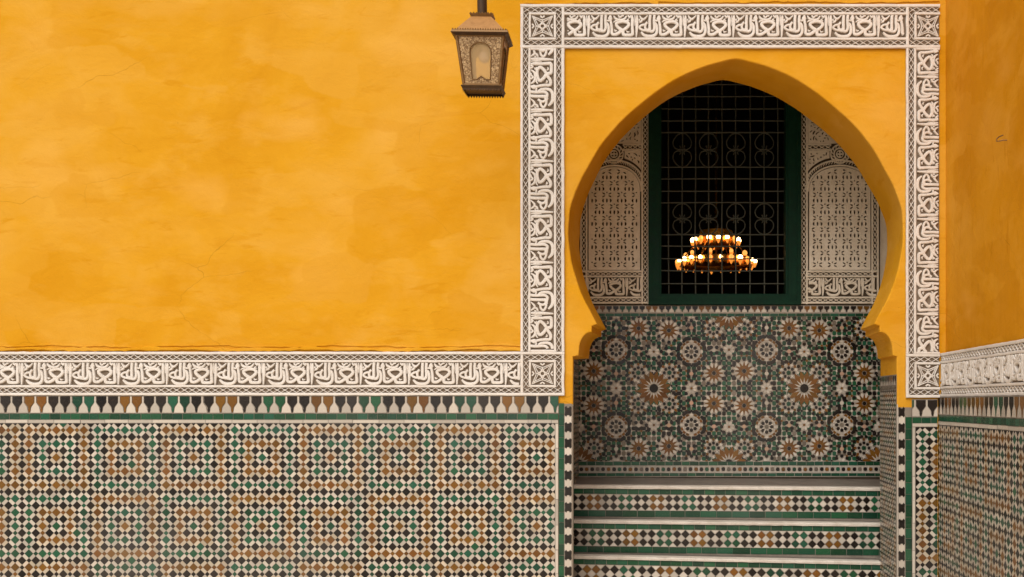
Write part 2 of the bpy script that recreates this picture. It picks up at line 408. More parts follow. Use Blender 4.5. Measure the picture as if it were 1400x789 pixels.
def inscription(mb, mp, org, along, up, length, phase, h, d0, m, scale=1.0, fh=31.5):
    """the repeated carved word band; org, along and up are in plane pixels"""
    s = scale; k = -1; FAT = 1.02
    while k * TILE_W * s - phase < length:
        o = k * TILE_W * s - phase
        for path, wd in GLYPH:
            p = smooth_path(path, 3)
            wl = wd
            if isinstance(wd, list):
                wl = [wd[min(int(i / 3), len(wd) - 1)] + ((wd[min(int(i / 3) + 1, len(wd) - 1)] - wd[min(int(i / 3), len(wd) - 1)]) * (i % 3) / 3) for i in range(len(p))]
                wl = [x * s * FAT for x in wl]
            else: wl = wd * s * FAT
            q = [(o + x * s, y * s) for x, y in p]
            if max(x for x, _ in q) < 1 or min(x for x, _ in q) > length - 1: continue
            if min(x for x, _ in q) < 0 or max(x for x, _ in q) > length:
                kk = [i for i, (x, _) in enumerate(q) if 0.5 <= x <= length - .5]
                if len(kk) < 3: continue
                runs = []; cur = [kk[0]]
                for i in kk[1:]:
                    if i == cur[-1] + 1: cur.append(i)
                    else: runs.append(cur); cur = [i]
                runs.append(cur)
            else: runs = [list(range(len(q)))]
            for rn in runs:
                if len(rn) < 3: continue
                jj = random.gauss(0, .15), random.gauss(0, .12)
                pts = [(org[0] + along[0] * (q[i][0] + jj[0]) + up[0] * (q[i][1] + jj[1]), org[1] + along[1] * (q[i][0] + jj[0]) + up[1] * (q[i][1] + jj[1])) for i in rn]
                ribbon(mb, pts, [wl[i] for i in rn] if isinstance(wl, list) else wl, h, d0, mp, m)
        k += 1
def lattice(mb, mp, x0, x1, y0, y1, along, h, d0, m, period=21.0, wd=1.05):
    """two crossing zigzags"""
    L = (x1 - x0) if along == 'x' else (y1 - y0); W = (y1 - y0) if along == 'x' else (x1 - x0)
    n = max(1, round(L / period * 2)); st = L / n
    for ph in (0, 1):
        pts = []
        for k in range(n + 1):
            t = k * st; s = W if (k + ph) % 2 else 0
            pts.append((x0 + t, y0 + s) if along == 'x' else (x0 + s, y0 + t))
        for k in range(n):
            a, b = pts[k], pts[k + 1]
            ribbon(mb, [a, ((a[0] + b[0]) / 2, (a[1] + b[1]) / 2), b], wd, h * (1 if ph else .93), d0, mp, m, clip=(x0, x1, y0, y1))
def edge_band(mb, mp, x0, x1, y0, y1, h, d0, m):
    """plain raised band with soft, slightly uneven arrises"""
    along_x = (x1 - x0) >= (y1 - y0); L = (x1 - x0) if along_x else (y1 - y0)
    n = max(2, int(L / 9)); pts = []; wl = []
    wd = (y1 - y0) if along_x else (x1 - x0)
    for k in range(n + 1):
        t = L * k / n; j = random.gauss(0, .14)
        pts.append((x0 + t, (y0 + y1) / 2 + j) if along_x else ((x0 + x1) / 2 + j, y0 + t)); wl.append(wd * random.uniform(.95, 1.06))
    ribbon(mb, pts, wl, h, d0, mp, m)
def corner_rosette(mb, mp, x0, y0, s, h, d0, m, xmax=1e9):
    def L(pts, wd=1.5, n=5):
        p = [(x0 + s * (.5 + u), y0 + s * (.5 + v)) for u, v in smooth_path(pts, n)]
        p = [q for q in p if q[0] < xmax]
        if len(p) > 2: ribbon(mb, p, wd, h, d0, mp, m)
    for k in range(4):
        c, sn = (1, 0, -1, 0)[k], (0, 1, 0, -1)[k]
        def r(pts): return [(u * c - v * sn, u * sn + v * c) for u, v in pts]
        L(r([(-.45, -.45), (-.2, -.34), (0, -.28), (.2, -.34), (.45, -.45)]), 1.35)
        L(r([(-.43, -.38), (-.10, -.22), (.16, -.04), (.28, .0)]), 1.15)
        L(r([(.43, -.38), (.10, -.22), (-.16, -.04), (-.28, .0)]), 1.15)
        L(r([(-.09, -.46), (0, -.38), (.09, -.46)]), 2.2, 2)
    L([(.10 * math.cos(t * math.pi / 4), .10 * math.sin(t * math.pi / 4)) for t in range(9)], 1.5, 3)
H_ST = .0135
def frieze_h(tag_parent, mp, x0, x1, y0, phase, d0, name, squares=(), text=None):
    """horizontal band 60 px tall: edge, lattice, edge, inscription, edge, lattice, edge"""
    band = MB(); band.slab(mp, x0, x1, y0 + .3, y0 + 59.7, 0, d0, M['ground'])
    for a, b in ((0, 4), (11.3, 14.7), (45.6, 49), (56, 60)): edge_band(band, mp, x0, x1, y0 + a, y0 + b, H_ST, d0, M['stucco'])
    o = band.build(name, tag_parent)
    for a, b in ((4, 11.3), (49, 56)):
        lt = MB(); lattice(lt, mp, x0, x1, y0 + a, y0 + b, 'x', H_ST * .8, d0, M['stucco']); lt.build('lattice_border', o)
    ins = MB(); t0, t1 = text or (x0, x1)
    inscription(ins, mp, (t0, y0 + 45.8), (1, 0), (0, -1), t1 - t0, phase, H_ST * 1.05, d0, M['stucco'], 1.0)
    ins.build('inscription', o)
    return o
def frieze_v(tag_parent, mp, x0, y0, y1, phase, d0, name, turn, cut=None):
    """vertical band 60 px wide, inscription turned on its side; cut = right limit"""
    x1 = min(x0 + 60, cut) if cut else x0 + 60
    band = MB(); band.slab(mp, x0 + .3, x1 - .3, y0, y1, 0, d0, M['ground'])
    for a, b in ((0, 3.6), (10.6, 14), (45.6, 49), (55.6, 60)):
        if x0 + b <= x1 + .5: edge_band(band, mp, x0 + a, x0 + b, y0, y1, H_ST, d0, M['stucco'])
    o = band.build(name, tag_parent)
    for a, b in ((3.6, 10.6), (49, 55.6)):
        if x0 + b <= x1 + .5:
            lt = MB(); lattice(lt, mp, x0 + a, x0 + b, y0, y1, 'y', H_ST * .8, d0, M['stucco']); lt.build('lattice_border', o)
    ins = MB()
    if turn == 'ccw': inscription(ins, mp, (x0 + 45.8, y1 - 3), (0, -1), (-1, 0), y1 - y0 - 4, phase, H_ST * 1.05, d0, M['stucco'], 1.05)
    else: inscription(ins, mp, (x0 + 14, y0 + 3), (0, 1), (1, 0), y1 - y0 - 4, phase, H_ST * 1.05, d0, M['stucco'], .98)
    for yy in (y0 + 1, y1 - 1): edge_band(ins, mp, x0 + 14, x0 + 45.6, yy - 1.7, yy + 1.7, H_ST, d0, M['stucco'])
    ins.build('inscription', o)
    return o
def corner_square(parent, mp, x0, y0, d0, cut=None, name='corner_panel'):
    x1 = min(x0 + 60, cut) if cut else x0 + 60
    b = MB(); b.slab(mp, x0 + .3, x1 - .3, y0 + .3, y0 + 59.7, 0, d0, M['ground'])
    for a, c in ((0, 4), (56, 60)):
        edge_band(b, mp, x0, x1, y0 + a, y0 + c, H_ST, d0, M['stucco'])
        if x0 + c <= x1 + .5: edge_band(b, mp, x0 + a, x0 + c, y0 + 4, y0 + 56, H_ST, d0, M['stucco'])
    fx = min(x0 + 48.5, x1)
    for a in (11.3, 45.4):
        edge_band(b, mp, x0 + 11.3, fx, y0 + a, y0 + a + 3.3, H_ST, d0, M['stucco'])
        if x0 + a + 3.3 <= x1 + .5: edge_band(b, mp, x0 + a, x0 + a + 3.3, y0 + 14.6, y0 + 45.4, H_ST, d0, M['stucco'])
    o = b.build(name, parent)
    l = MB()
    for a, c in ((4, 11.3), (48.7, 56)):
        lattice(l, mp, x0 + 4, min(x0 + 56, x1), y0 + a, y0 + c, 'x', H_ST * .8, d0, M['stucco'])
        if x0 + c <= x1 + .5: lattice(l, mp, x0 + a, x0 + c, y0 + 11.3, y0 + 48.7, 'y', H_ST * .8, d0, M['stucco'])
    l.build('lattice_border', o)
    r = MB(); corner_rosette(r, mp, x0 + 14.6, y0 + 14.6, 30.8, H_ST * .85, d0, M['stucco'], x1 - .5); r.build('star_rosette', o)
    return o

# ------------------------------------------------------------------ setting: floor
fl = MB(); fl.box(-60, 60, -80, 12, -.3, 0, M['paving']); fo = fl.build('courtyard_floor'); fo['kind'] = 'structure'

# ------------------------------------------------------------------ the arch profile (photo pixels on the wall plane)
CX = 1006
HALF = [(0, 81), (22, 85.5), (46, 92.5), (77, 106), (110, 127), (140, 151), (165, 175), (186, 202), (206, 236), (219, 262), (226.5, 288), (228.5, 315), (227, 342), (222, 367), (211, 400), (189.5, 443)]
def half_profile():
    p = [HALF[0]] + [q for q in smooth_path([(-22, 85.5)] + HALF, 4)[5:]]
    return p
UP = half_profile()
LOW = [(196.5, 446), (197, 454)] + [(197 + 17 * math.sin(t * math.pi / 16) , 454 + 24 * (1 - math.cos(t * math.pi / 16))) for t in range(1, 9)] + [(215, 486), (222.5, 487.5), (222.5, 553), (222.5, 902)]
PROF_R = UP + LOW                                   # apex to floor, right side
# order: floor left ... apex ... floor right
PROFILE = [(CX - x, y) for x, y in reversed(PROF_R)] + [(CX + x, y) for x, y in PROF_R[1:]]
PROFILE = [(min(x, 1226) if y > 480 else x, y) for x, y in PROFILE]
PROFILE = [(x + .5 * math.sin(y * .043 + (0 if x < CX else 2)) * math.sin(y * .11 + 1) + random.gauss(0, .06), y + random.gauss(0, .05)) if 90 < y < 440 else (x, y) for x, y in PROFILE]
def outward(i, r):
    a, b = PROFILE[max(i - 1, 0)], PROFILE[min(i + 1, len(PROFILE) - 1)]
    tx, ty = b[0] - a[0], b[1] - a[1]; L = math.hypot(tx, ty) or 1
    return (PROFILE[i][0] + ty / L * r, PROFILE[i][1] - tx / L * r)
def back_of(x, y):
    if y > 486: return (x - 8.5 if x < CX else x, y)
    t = max(0, min(1, (300 - y) / 220)); dx = (7 if x < CX else 1) * (1 - t) - 11 * t
    return (x + dx, y - 3.5 * t)
WALL_L, WALL_TOP = -500, -190                        # far left end and top of the wall, in wall pixels

# ------------------------------------------------------------------ thing: the courtyard wall with the horseshoe arch
wall = thing('courtyard_wall', (0, 0, 0), 'yellow plastered wall with horseshoe arch, white inscription frame and tiled lower half', 'wall')
pl = MB()
OFF = [outward(i, 1.6) for i in range(len(PROFILE))]
ai = len(OFF) // 2
OFF = [list(q) for q in OFF]
for k in range(1, ai + 1): OFF[k][1] = min(OFF[k][1], OFF[k - 1][1])
for k in range(len(OFF) - 2, ai - 1, -1): OFF[k][1] = min(OFF[k][1], OFF[k + 1][1])
RX = SIDE_X * SW + 900
# front face in horizontal slices either side of the opening, and a fan above it
def face2(pts): pl.face([wall_map(x, y, 0) for x, y in pts], M['yellow'])
for k in range(len(OFF) - 1):
    a, b = OFF[k], OFF[k + 1]
    if b[1] == a[1] and abs(a[0] - b[0]) < 1e-6: continue
    side = WALL_L if k < ai else RX
    face2([(side, a[1]), (side, b[1]), b, a])
top = min(OFF[ai][1], OFF[ai - 1][1])
face2([(WALL_L, WALL_TOP), (RX, WALL_TOP), (RX, OFF[ai][1]), (OFF[ai][0], OFF[ai][1]), (WALL_L, OFF[ai][1])])
rows = [[wall_map(*OFF[i], 0) for i in range(len(PROFILE))],
        [wall_map(*outward(i, .5), -.0022) for i in range(len(PROFILE))],
        [wall_map(*PROFILE[i], -.0075) for i in range(len(PROFILE))],
        [wall_map(*(lambda q: ((PROFILE[i][0] + q[0]) / 2, (PROFILE[i][1] + q[1]) / 2))(back_of(*PROFILE[i])), -JB / 2) for i in range(len(PROFILE))],
        [wall_map(*back_of(*PROFILE[i]), -JB) for i in range(len(PROFILE))]]
rows.insert(3, [wall_map(*PROFILE[i], -.02) for i in range(len(PROFILE))]); rows.insert(4, [wall_map(*PROFILE[i], -.05) for i in range(len(PROFILE))])
nu = len(UP)
for sl, smo in ((slice(1, len(PROFILE) // 2 - nu + 2), False), (slice(len(PROFILE) // 2 - nu + 1, len(PROFILE) // 2 + 1), True), (slice(len(PROFILE) // 2, len(PROFILE) // 2 + nu), True), (slice(len(PROFILE) // 2 + nu - 1, -1), False)):
    pl.grid([q[sl] for q in rows], M['yellow'], False, smo)
for sl in (slice(0, 2), slice(-2, None)): pl.grid([q[sl] for q in rows], M['white'])
# back side of the wall, towards the niche, and its top
BK = [back_of(*p) for p in PROFILE]
for k in range(len(BK) - 1):
    a, b = BK[k], BK[k + 1]; side = 600 if k < ai else 1300
    pl.face([wall_map(x, y, -JB) for x, y in [(side, a[1]), (side, b[1]), b, a]], M['yellow'])
pl.face([wall_map(x, y, -JB) for x, y in [(600, WALL_TOP), (1300, WALL_TOP), (1300, BK[ai][1]), BK[ai], (600, BK[ai][1])]], M['yellow'])
pl.face([wall_map(WALL_L, WALL_TOP, 0), wall_map(RX, WALL_TOP, 0), wall_map(RX, WALL_TOP, -JB), wall_map(WALL_L, WALL_TOP, -JB)], M['yellow'])
pl.build('plaster', wall)
# uneven plaster lip where the yellow coat ends above the white bands
lip = MB()
def lip_run(x0, x1, y, amp, wd, hh):
    pts, wl = [], []; n = int((x1 - x0) / 7); ph = random.uniform(0, 9)
    for k in range(n + 1):
        x = x0 + (x1 - x0) * k / n
        pts.append((x, y + amp * (math.sin(x * .031 + ph) + .6 * math.sin(x * .083 + 2 * ph)) + random.gauss(0, .25))); wl.append(wd * random.uniform(.5, 1.35))
    ribbon(lip, pts, wl, hh, 0, wall_map, M['yellow'])
lip_run(WALL_L, 712, 477.6, .8, 5, .016); lip_run(WALL_L, 712, 472.8, 1.1, 2.6, .006)
lip_run(716, 900, 4.2, 1.1, 4, .014); lip_run(900, 1284, 2.6, .7, 2.6, .009)
lip.build('plaster_lip', wall)

FD = .006
frieze_h(wall, wall_map, WALL_L, 712, 481, (WALL_L - 30.5) % TILE_W, FD, 'stucco_frieze')
corner_square(wall, wall_map, 712, 481, FD)
frieze_v(wall, wall_map, 712, 67, 481, 22, FD, 'stucco_frame_upright', 'ccw')
corner_square(wall, wall_map, 712, 7, FD)
frieze_h(wall, wall_map, 772, 1238, 7, 38, FD, 'stucco_frame_top', text=(775, 1236))
corner_square(wall, wall_map, 1238, 7, FD, 1284)
frieze_v(wall, wall_map, 1238, 67, 484, 30, FD, 'stucco_frame_upright', 'cw', 1284)
corner_square(wall, wall_map, 1238, 484, FD, 1284)

def dado(parent, mp, x0, x1, x_end_pat, ox, oy, types, y_bot=895, y_top=541, white_edge=None, mer_start=9, d=0.0, start_pat=None):
    bed = MB(); bed.slab(mp, x0, x1, y_top, 902, 0, d + .001, M['grout']); o = bed.build('tile_dado', parent)
    t = MB(); merlons(t, mp, x0, x1, y_top + .5, y_top + 24.2, 16.3, mer_start, d + .0045); t.build('merlon_border', o)
    t = MB(); strip(t, mp, x0, x1, y_top + 24.4, y_top + 32.6, 'green', 14, d + .0035); t.build('green_border', o)
    t = MB(); strip(t, mp, x0, x1, y_top + 32.8, y_top + 37.6, 'white', 34, d + .0035)
    p0, p1 = start_pat or x0, x_end_pat
    if white_edge == 'right': strip(t, mp, p1 + .4, x1, y_top + 38, y_bot, 'white', 34, d + .0035, 'y')
    if white_edge == 'left': strip(t, mp, x0, p0 - .4, y_top + 38, y_bot, 'white', 34, d + .0035, 'y')
    t.build('white_border', o)
    t = MB(); lozenge_dado(t, mp, p0, p1, y_top + 38, y_bot, ox, oy, types, 9.36, d + .0035); t.build('lozenge_tiles', o)
    return o
D_T = .010
dado(wall, wall_map, WALL_L, 763.6, 759, 41.4, 588, dado_types, white_edge='right', mer_start=9.5, d=D_T)
dado(wall, wall_map, 1246.5, 1281, 1281, 1260.5, 594, lambda bm, bn: bn % 2 == 1, y_top=546, white_edge='left', mer_start=1258, d=D_T, start_pat=1251)
for x0, x1, c0, c1, y0, st in ((764, 771.6, 772, 782, 551, 6), (1237, 1246, 1227.4, 1236.6, 556, 2)):
    e = MB(); e.slab(wall_map, min(x0, c0), max(x1, c1), y0 + 1, 902, 0, D_T + .001, M['grout']); o = e.build('door_border', wall)
    t = MB(); strip(t, wall_map, x0, x1, y0 - (0 if c0 > x0 else -14), 895, 'green', 15, D_T + .004, 'y'); t.build('green_border', o)
    t = MB(); checker_column(t, wall_map, c0, c1, y0, 895, 21.8, st, D_T + .0035); t.build('checker_border', o)
# tiled lower jambs of the opening
for nm, mp, a1 in (('right', jamb_map_right, JB * SW),):
    j = MB(); j.slab(mp, .5, a1 - .5, 512, 902, 0, .002, M['grout']); o = j.build('jamb_tiling', wall)
    t = MB(); merlons(t, mp, 1, a1 - 1, 513, 527, 10, 5, .0045, w=1); strip(t, mp, 1, a1 - 1, 527.5, 532, 'grey', 12, .0045)
    lozenge_dado(t, mp, 1, a1 - 1, 532.5, 895, 20, 541, lambda a, b: (a + b) % 2 == 0, 6.5, .0045); t.build('jamb_tiles', o)
def jamb_map_left(a, b, d=0): return ((783.5 - 8.5 * a / (JB * SW) - 900) / SW + d, a / SW, EYE + (550 - b) / SW)
j = MB(); j.slab(jamb_map_left, 2, JB * SW - .5, 512, 902, -.004, .002, M['grout']); o = j.build('jamb_tiling', wall)
t = MB(); lozenge_dado(t, jamb_map_left, 3, JB * SW - 1, 514, 895, 20, 541, lambda a, b: (a + b) % 2 == 0, 6.5, .0045); t.build('jamb_tiles', o)

# ------------------------------------------------------------------ thing: the side wall at the right
side = thing('side_wall', (SIDE_X, 0, 0), 'ochre yellow side wall at right with white frieze and lozenge tiling seen edge-on', 'wall')
SL = 900                                              # length towards the viewer, in wall pixels
s = MB(); s.face([side_map(a, b) for a, b in ((0, WALL_TOP), (SL, WALL_TOP), (SL, 902), (0, 902))], M['yellow_side'])
s.box(SIDE_X + .002, SIDE_X + .4, -SL / SW, JB, 0, EYE + (550 - WALL_TOP) / SW, M['yellow_side'])
s.build('plaster', side)
frieze_h(side, side_map, 0, SL, 483, 20, .022, 'stucco_frieze')
dado(side, side_map, 0, SL, SL, 12, 590, dado_types, y_top=543, mer_start=6, d=.044)

# ------------------------------------------------------------------ thing: the niche behind the arch
niche = thing('niche_wall', ((996 - 900) / SN, NY, 0), 'shaded niche wall with star zellige panel below a barred window between two carved stucco panels', 'niche')
NL, NR = 791, 1203
nx0, nx1 = (NL - 900) / SN, (NR - 900) / SN
WX0, WX1, WY0, WY1 = 888, 1093, 60, 416               # window outline on the niche back wall
def nrect(mb, x0, x1, y0, y1, m, d=0): mb.face([niche_map(*q, d) for q in ((x0, y0), (x1, y0), (x1, y1), (x0, y1))], m)
b = MB()
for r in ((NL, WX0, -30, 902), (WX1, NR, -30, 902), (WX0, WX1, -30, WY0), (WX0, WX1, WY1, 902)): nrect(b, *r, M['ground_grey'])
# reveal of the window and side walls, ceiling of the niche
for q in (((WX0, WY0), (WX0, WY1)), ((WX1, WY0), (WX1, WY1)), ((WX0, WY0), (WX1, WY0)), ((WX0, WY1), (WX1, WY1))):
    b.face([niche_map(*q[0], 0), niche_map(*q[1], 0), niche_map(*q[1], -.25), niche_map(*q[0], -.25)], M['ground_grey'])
zt = niche_map(0, -30)[2]
for x in (nx0, nx1): b.face([(x, JB + .002, 0), (x, NY, 0), (x, NY, zt), (x, JB + .002, zt)], M['stucco_grey'])
b.face([(nx0, JB + .002, zt), (nx1, JB + .002, zt), (nx1, NY, zt), (nx0, NY, zt)], M['stucco_grey'])
b.build('plaster', niche)
def niche_side_left(a, b_, d=0): return (nx0 + d, NY - a / SN, EYE + (550 - b_) / SN)
def niche_side_right(a, b_, d=0): return (nx1 - d, NY - a / SN, EYE + (550 - b_) / SN)
for mp in (niche_side_left, niche_side_right):
    q = MB(); q.slab(mp, 1, 152, 432, 800, 0, .002, M['grout']); o = q.build('side_tiling', niche)
    t = MB(); lozenge_dado(t, mp, 2, 151, 434, 798, 20, 441, lambda a, c: (a + c) % 2 == 0, 6.5, .0045); t.build('side_tiles', o)

# star zellige panel ------------------------------------------------
zp = MB(); zp.slab(niche_map, NL, NR, 418, 652, 0, .012, M['bed']); zpo = zp.build('star_tile_panel', niche)
ZD = .0155
def ngon(cx, cy, r, n, ph=0): return [(cx + r * math.cos(ph + 2 * math.pi * k / n), cy + r * math.sin(ph + 2 * math.pi * k / n)) for k in range(n)]
def petal(cx, cy, ang, r0, r1, w, blunt=.72, tip=.35):
    c, s = math.cos(ang), math.sin(ang)
    loc = [(r0, -.12 * w), (r0 + (r1 - r0) * .45, -.5 * w), (r0 + (r1 - r0) * blunt, -.5 * w), (r1, -tip * .25 * w), (r1, tip * .25 * w), (r0 + (r1 - r0) * blunt, .5 * w), (r0 + (r1 - r0) * .45, .5 * w), (r0, .12 * w)]
    return [(cx + u * c - v * s, cy + u * s + v * c) for u, v in loc]
def star(cx, cy, r, n, ph=0, inner=.5): return [(cx + (r if k % 2 == 0 else r * inner) * math.cos(ph + math.pi * k / n), cy + (r if k % 2 == 0 else r * inner) * math.sin(ph + math.pi * k / n)) for k in range(2 * n)]
z = MB(); ZR = (NL + .5, NR - .5, 433, 630.5); occ = []
def zput(p, col, rank=0):
    put(z, p, M[col], niche_map, ZD + rank * .0005, .026, ZR)
def dot(cx, cy, r, col, n=7, rank=1):
    if not (ZR[0] - 4 < cx < ZR[1] + 4 and ZR[2] - 4 < cy < ZR[3] + 4): return
    zput(ngon(cx, cy, r, n, random.random()), col, rank)
def free(cx, cy, r): return all((cx - a) ** 2 + (cy - b_) ** 2 > (r + q) ** 2 for a, b_, q in occ)
TAU = 2 * math.pi
def big_star(cx, cy):
    occ.append((cx, cy, 22))
    zput(ngon(cx, cy, 5.8, 16), 'black', 5)
    for k in range(16):
        a = TAU * (k + .5) / 16
        zput(petal(cx, cy, a, 9.0, 23, 6.4, .6, .5), 'ochre', 4)
        b_ = TAU * k / 16
        zput([(cx + u * math.cos(b_) - v * math.sin(b_), cy + u * math.sin(b_) + v * math.cos(b_)) for u, v in ((6.2, -.8), (9, -1.0), (15, 0), (9, 1.0), (6.2, .8))], 'white', 5)
        zput(star(cx + 23.0 * math.cos(b_), cy + 23.0 * math.sin(b_), 3.2, 4, b_, .45), 'white', 5)
def rosette(cx, cy):
    occ.append((cx, cy, 14))
    zput(star(cx, cy, 4.0, 8, 0, .62), 'green', 1)
    for k in range(8):
        a = TAU * k / 8; b_ = a + TAU / 16
        dot(cx + 6.9 * math.cos(a), cy + 6.9 * math.sin(a), 2.3, 'black', 6, 2)
        zput(star(cx + 11 * math.cos(b_), cy + 11 * math.sin(b_), 3.1, 4, b_, .5), 'white', 2)
        if math.hypot(cx + 11.8 * math.cos(a) - rosette.c[0], cy + 11.8 * math.sin(a) - rosette.c[1]) > 24:
            zput(ngon(cx + 11.8 * math.cos(a), cy + 11.8 * math.sin(a), 2.5, 4, a), 'ochre', 1)
            for q in (-.2, .2): dot(cx + 15.8 * math.cos(a + q), cy + 15.8 * math.sin(a + q), 2.5, 'black', 6, 2)
def flower(cx, cy):
    occ.append((cx, cy, 17.2)); tone = random.choice(['ochre', 'ochre', 'ochre', 'pink'])
    dot(cx, cy, 2.7, 'black', 8, 2)
    for k in range(12):
        a = TAU * k / 12; b_ = a + TAU / 24
        zput(petal(cx, cy, a, 3.0, 12.5, 3.0, .5, .2), 'ochre', 3)
        zput(petal(cx, cy, b_, 7.6, 14.2, 3.5, .72, 1.0), 'white', 2)
        zput(petal(cx, cy, b_, 3.4, 7.8, 2.0, .6, .4), 'ochre', 2)
        dot(cx + 16.0 * math.cos(a), cy + 16.0 * math.sin(a), 2.6, 'black', 5, 1)
def medallion(cx, cy):
    occ.append((cx, cy, 19.5))
    dot(cx, cy, 2.8, 'grey', 8, 1)
    for k in range(8):
        a = TAU * k / 8; b_ = a + TAU / 16
        dot(cx + 7 * math.cos(a), cy + 7 * math.sin(a), 2.6, 'black', 7, 2)
        zput(petal(cx, cy, b_, 3.0, 10.2, 2.4, .6, .6), 'white', 1)
        w_ = TAU / 16 * .86
        zput([(cx + r * math.cos(b_ + q), cy + r * math.sin(b_ + q)) for r, q in ((15.8, -w_), (16.6, 0), (15.8, w_), (18.6, w_ * 1.1), (21, .5 * w_), (21.2, 0), (21, -.5 * w_), (18.6, -w_ * 1.1))], 'black', 4)
    for k in range(16):
        a = TAU * k / 16
        zput([(cx + r * math.cos(a + q), cy + r * math.sin(a + q)) for r, q in ((10.6, -.17), (10.6, .17), (12.4, .17), (12.4, -.17))], 'white', 1)
        zput([(cx + r * math.cos(a + q), cy + r * math.sin(a + q)) for r, q in ((12.8, -.17), (12.8, .17), (15.6, .12), (15.6, -.12))], 'ochre' if k % 4 else 'white', 1)
def daisy(cx, cy):
    occ.append((cx, cy, 10.5))
    dot(cx, cy, 1.7, 'ochre', 6, 2)
    for k in range(8):
        a = TAU * k / 8 + TAU / 16
        zput(petal(cx, cy, a, 1.9, 7.6, 3.6, .7, .8), 'white', 1)
        dot(cx + 10.2 * math.cos(a + TAU / 16), cy + 10.2 * math.sin(a + TAU / 16), 2.6, 'black', 6, 1)
def knot(cx, cy):
    if not free(cx, cy, 2): return
    zput(ngon(cx, cy, 2.9, 8), random.choice(['pink', 'white', 'pink']), 2)
    for k in range(4):
        a = TAU * (k + .5) / 4
        if free(cx + 5.4 * math.cos(a), cy + 5.4 * math.sin(a), .5): dot(cx + 5.4 * math.cos(a), cy + 5.4 * math.sin(a), 2.8, 'black', 6, 2)
    occ.append((cx, cy, 6))
PX, PYC, HP = 996.5, 531.0, 102.6
# centres of the big stars: a face-centred square lattice
cent = [(PX + i * HP, PYC + j * HP) for i in range(-3, 4) for j in range(-3, 4) if (i + j) % 2 == 1]
for fn, offs in ((big_star, [(0, 0)]),
                 (rosette, [(sx * 21.2, sy * 21.2) for sx in (-1, 1) for sy in (-1, 1)]),
                 (flower, [(sx * a, sy * b_) for sx in (-1, 1) for sy in (-1, 1) for a, b_ in ((20.6, 79),)] + [(sx * 82, sy * 20.6) for sx in (-1, 1) for sy in (-1, 1)]),
                 (medallion, [(sx * 51.3, sy * 50) for sx in (-1, 1) for sy in (-1, 1)]),
                 (daisy, [(51.3, 0), (-51.3, 0), (0, 50), (0, -50)]),
                 (knot, [(sx * a, sy * b_) for sx in (-1, 1) for sy in (-1, 1) for a, b_ in ((20.6, 50.5), (51.3, 20))])):
    done = []
    for c in cent:
        rosette.c = c
        for ox, oy in offs:
            x, y = c[0] + ox, c[1] + oy
            if not (NL - 24 < x < NR + 24 and 405 < y < 660): continue
            if any(abs(x - a) + abs(y - b_) < 9 for a, b_ in done): continue
            done.append((x, y)); fn(x, y)
# filling: rounded green pieces on a fine grid with black dots between them
gs = HP / 15
for j in range(-18, 19):
    for i in range(-34, 35):
        x, y = PX + i * gs, PYC + j * gs
        if not (ZR[0] - 6 < x < ZR[1] + 6 and ZR[2] - 6 < y < ZR[3] + 6): continue
        if free(x, y, -2.6):
            e = 1.08 if (i + j) % 2 else .93
            col = random.choice(['green'] * 7 + ['grey', 'grey', 'black'])  # grey pieces among the green imitate a grey-brown sheen by colour
            zput([(x + u * e, y + v / e) for u, v in ((-2.8, -1.5), (-1.5, -2.8), (1.5, -2.8), (2.8, -1.5), (2.8, 1.5), (1.5, 2.8), (-1.5, 2.8), (-2.8, 1.5))], col, -1)
        x += gs / 2; y += gs / 2
        if free(x, y, -1): zput(ngon(x, y, 2.0, 4, 0), random.choice(['white', 'white', 'black', 'black', 'ochre']), 0)
z.build('star_tiles', zpo)
t = MB(); merlons(t, niche_map, NL, NR, 418.3, 428.3, 9.0, 797, ZD + .001, seq=['black', 'black', 'ochre', 'ochre', 'black', 'black', 'green', 'green'], w=.98); t.build('merlon_border', zpo)
t = MB(); strip(t, niche_map, NL, NR, 428.6, 433, 'green', 12, ZD)
t.build('green_border', zpo)
for y0, y1 in ((630.8, 636.3), (646.6, 651)):
    t = MB(); strip(t, niche_map, NL, NR, y0, y1, 'green', 12, ZD); t.build('green_border', zpo)
t = MB(); k = 0; x = NL + 4
while x < NR - 2:
    put(t, ngon(x, 641.4, 2.7, 8, .39), M[['black', 'ochre', 'black', 'grey', 'black', 'ochre', 'black', 'green'][k % 8]], niche_map, ZD + .001, .008)
    put(t, [(x + 3.0, 637.2), (x + 4.4, 637.2), (x + 4.4, 645.8), (x + 3.0, 645.8)], M['white'], niche_map, ZD, .004)
    x += 7.45; k += 1
for y0, y1 in ((636.6, 638.3), (644.5, 646.2)): strip(t, niche_map, NL, NR, y0, y1, 'white', 30, ZD - .0005, g=.1)
t.build('dotted_border', zpo)

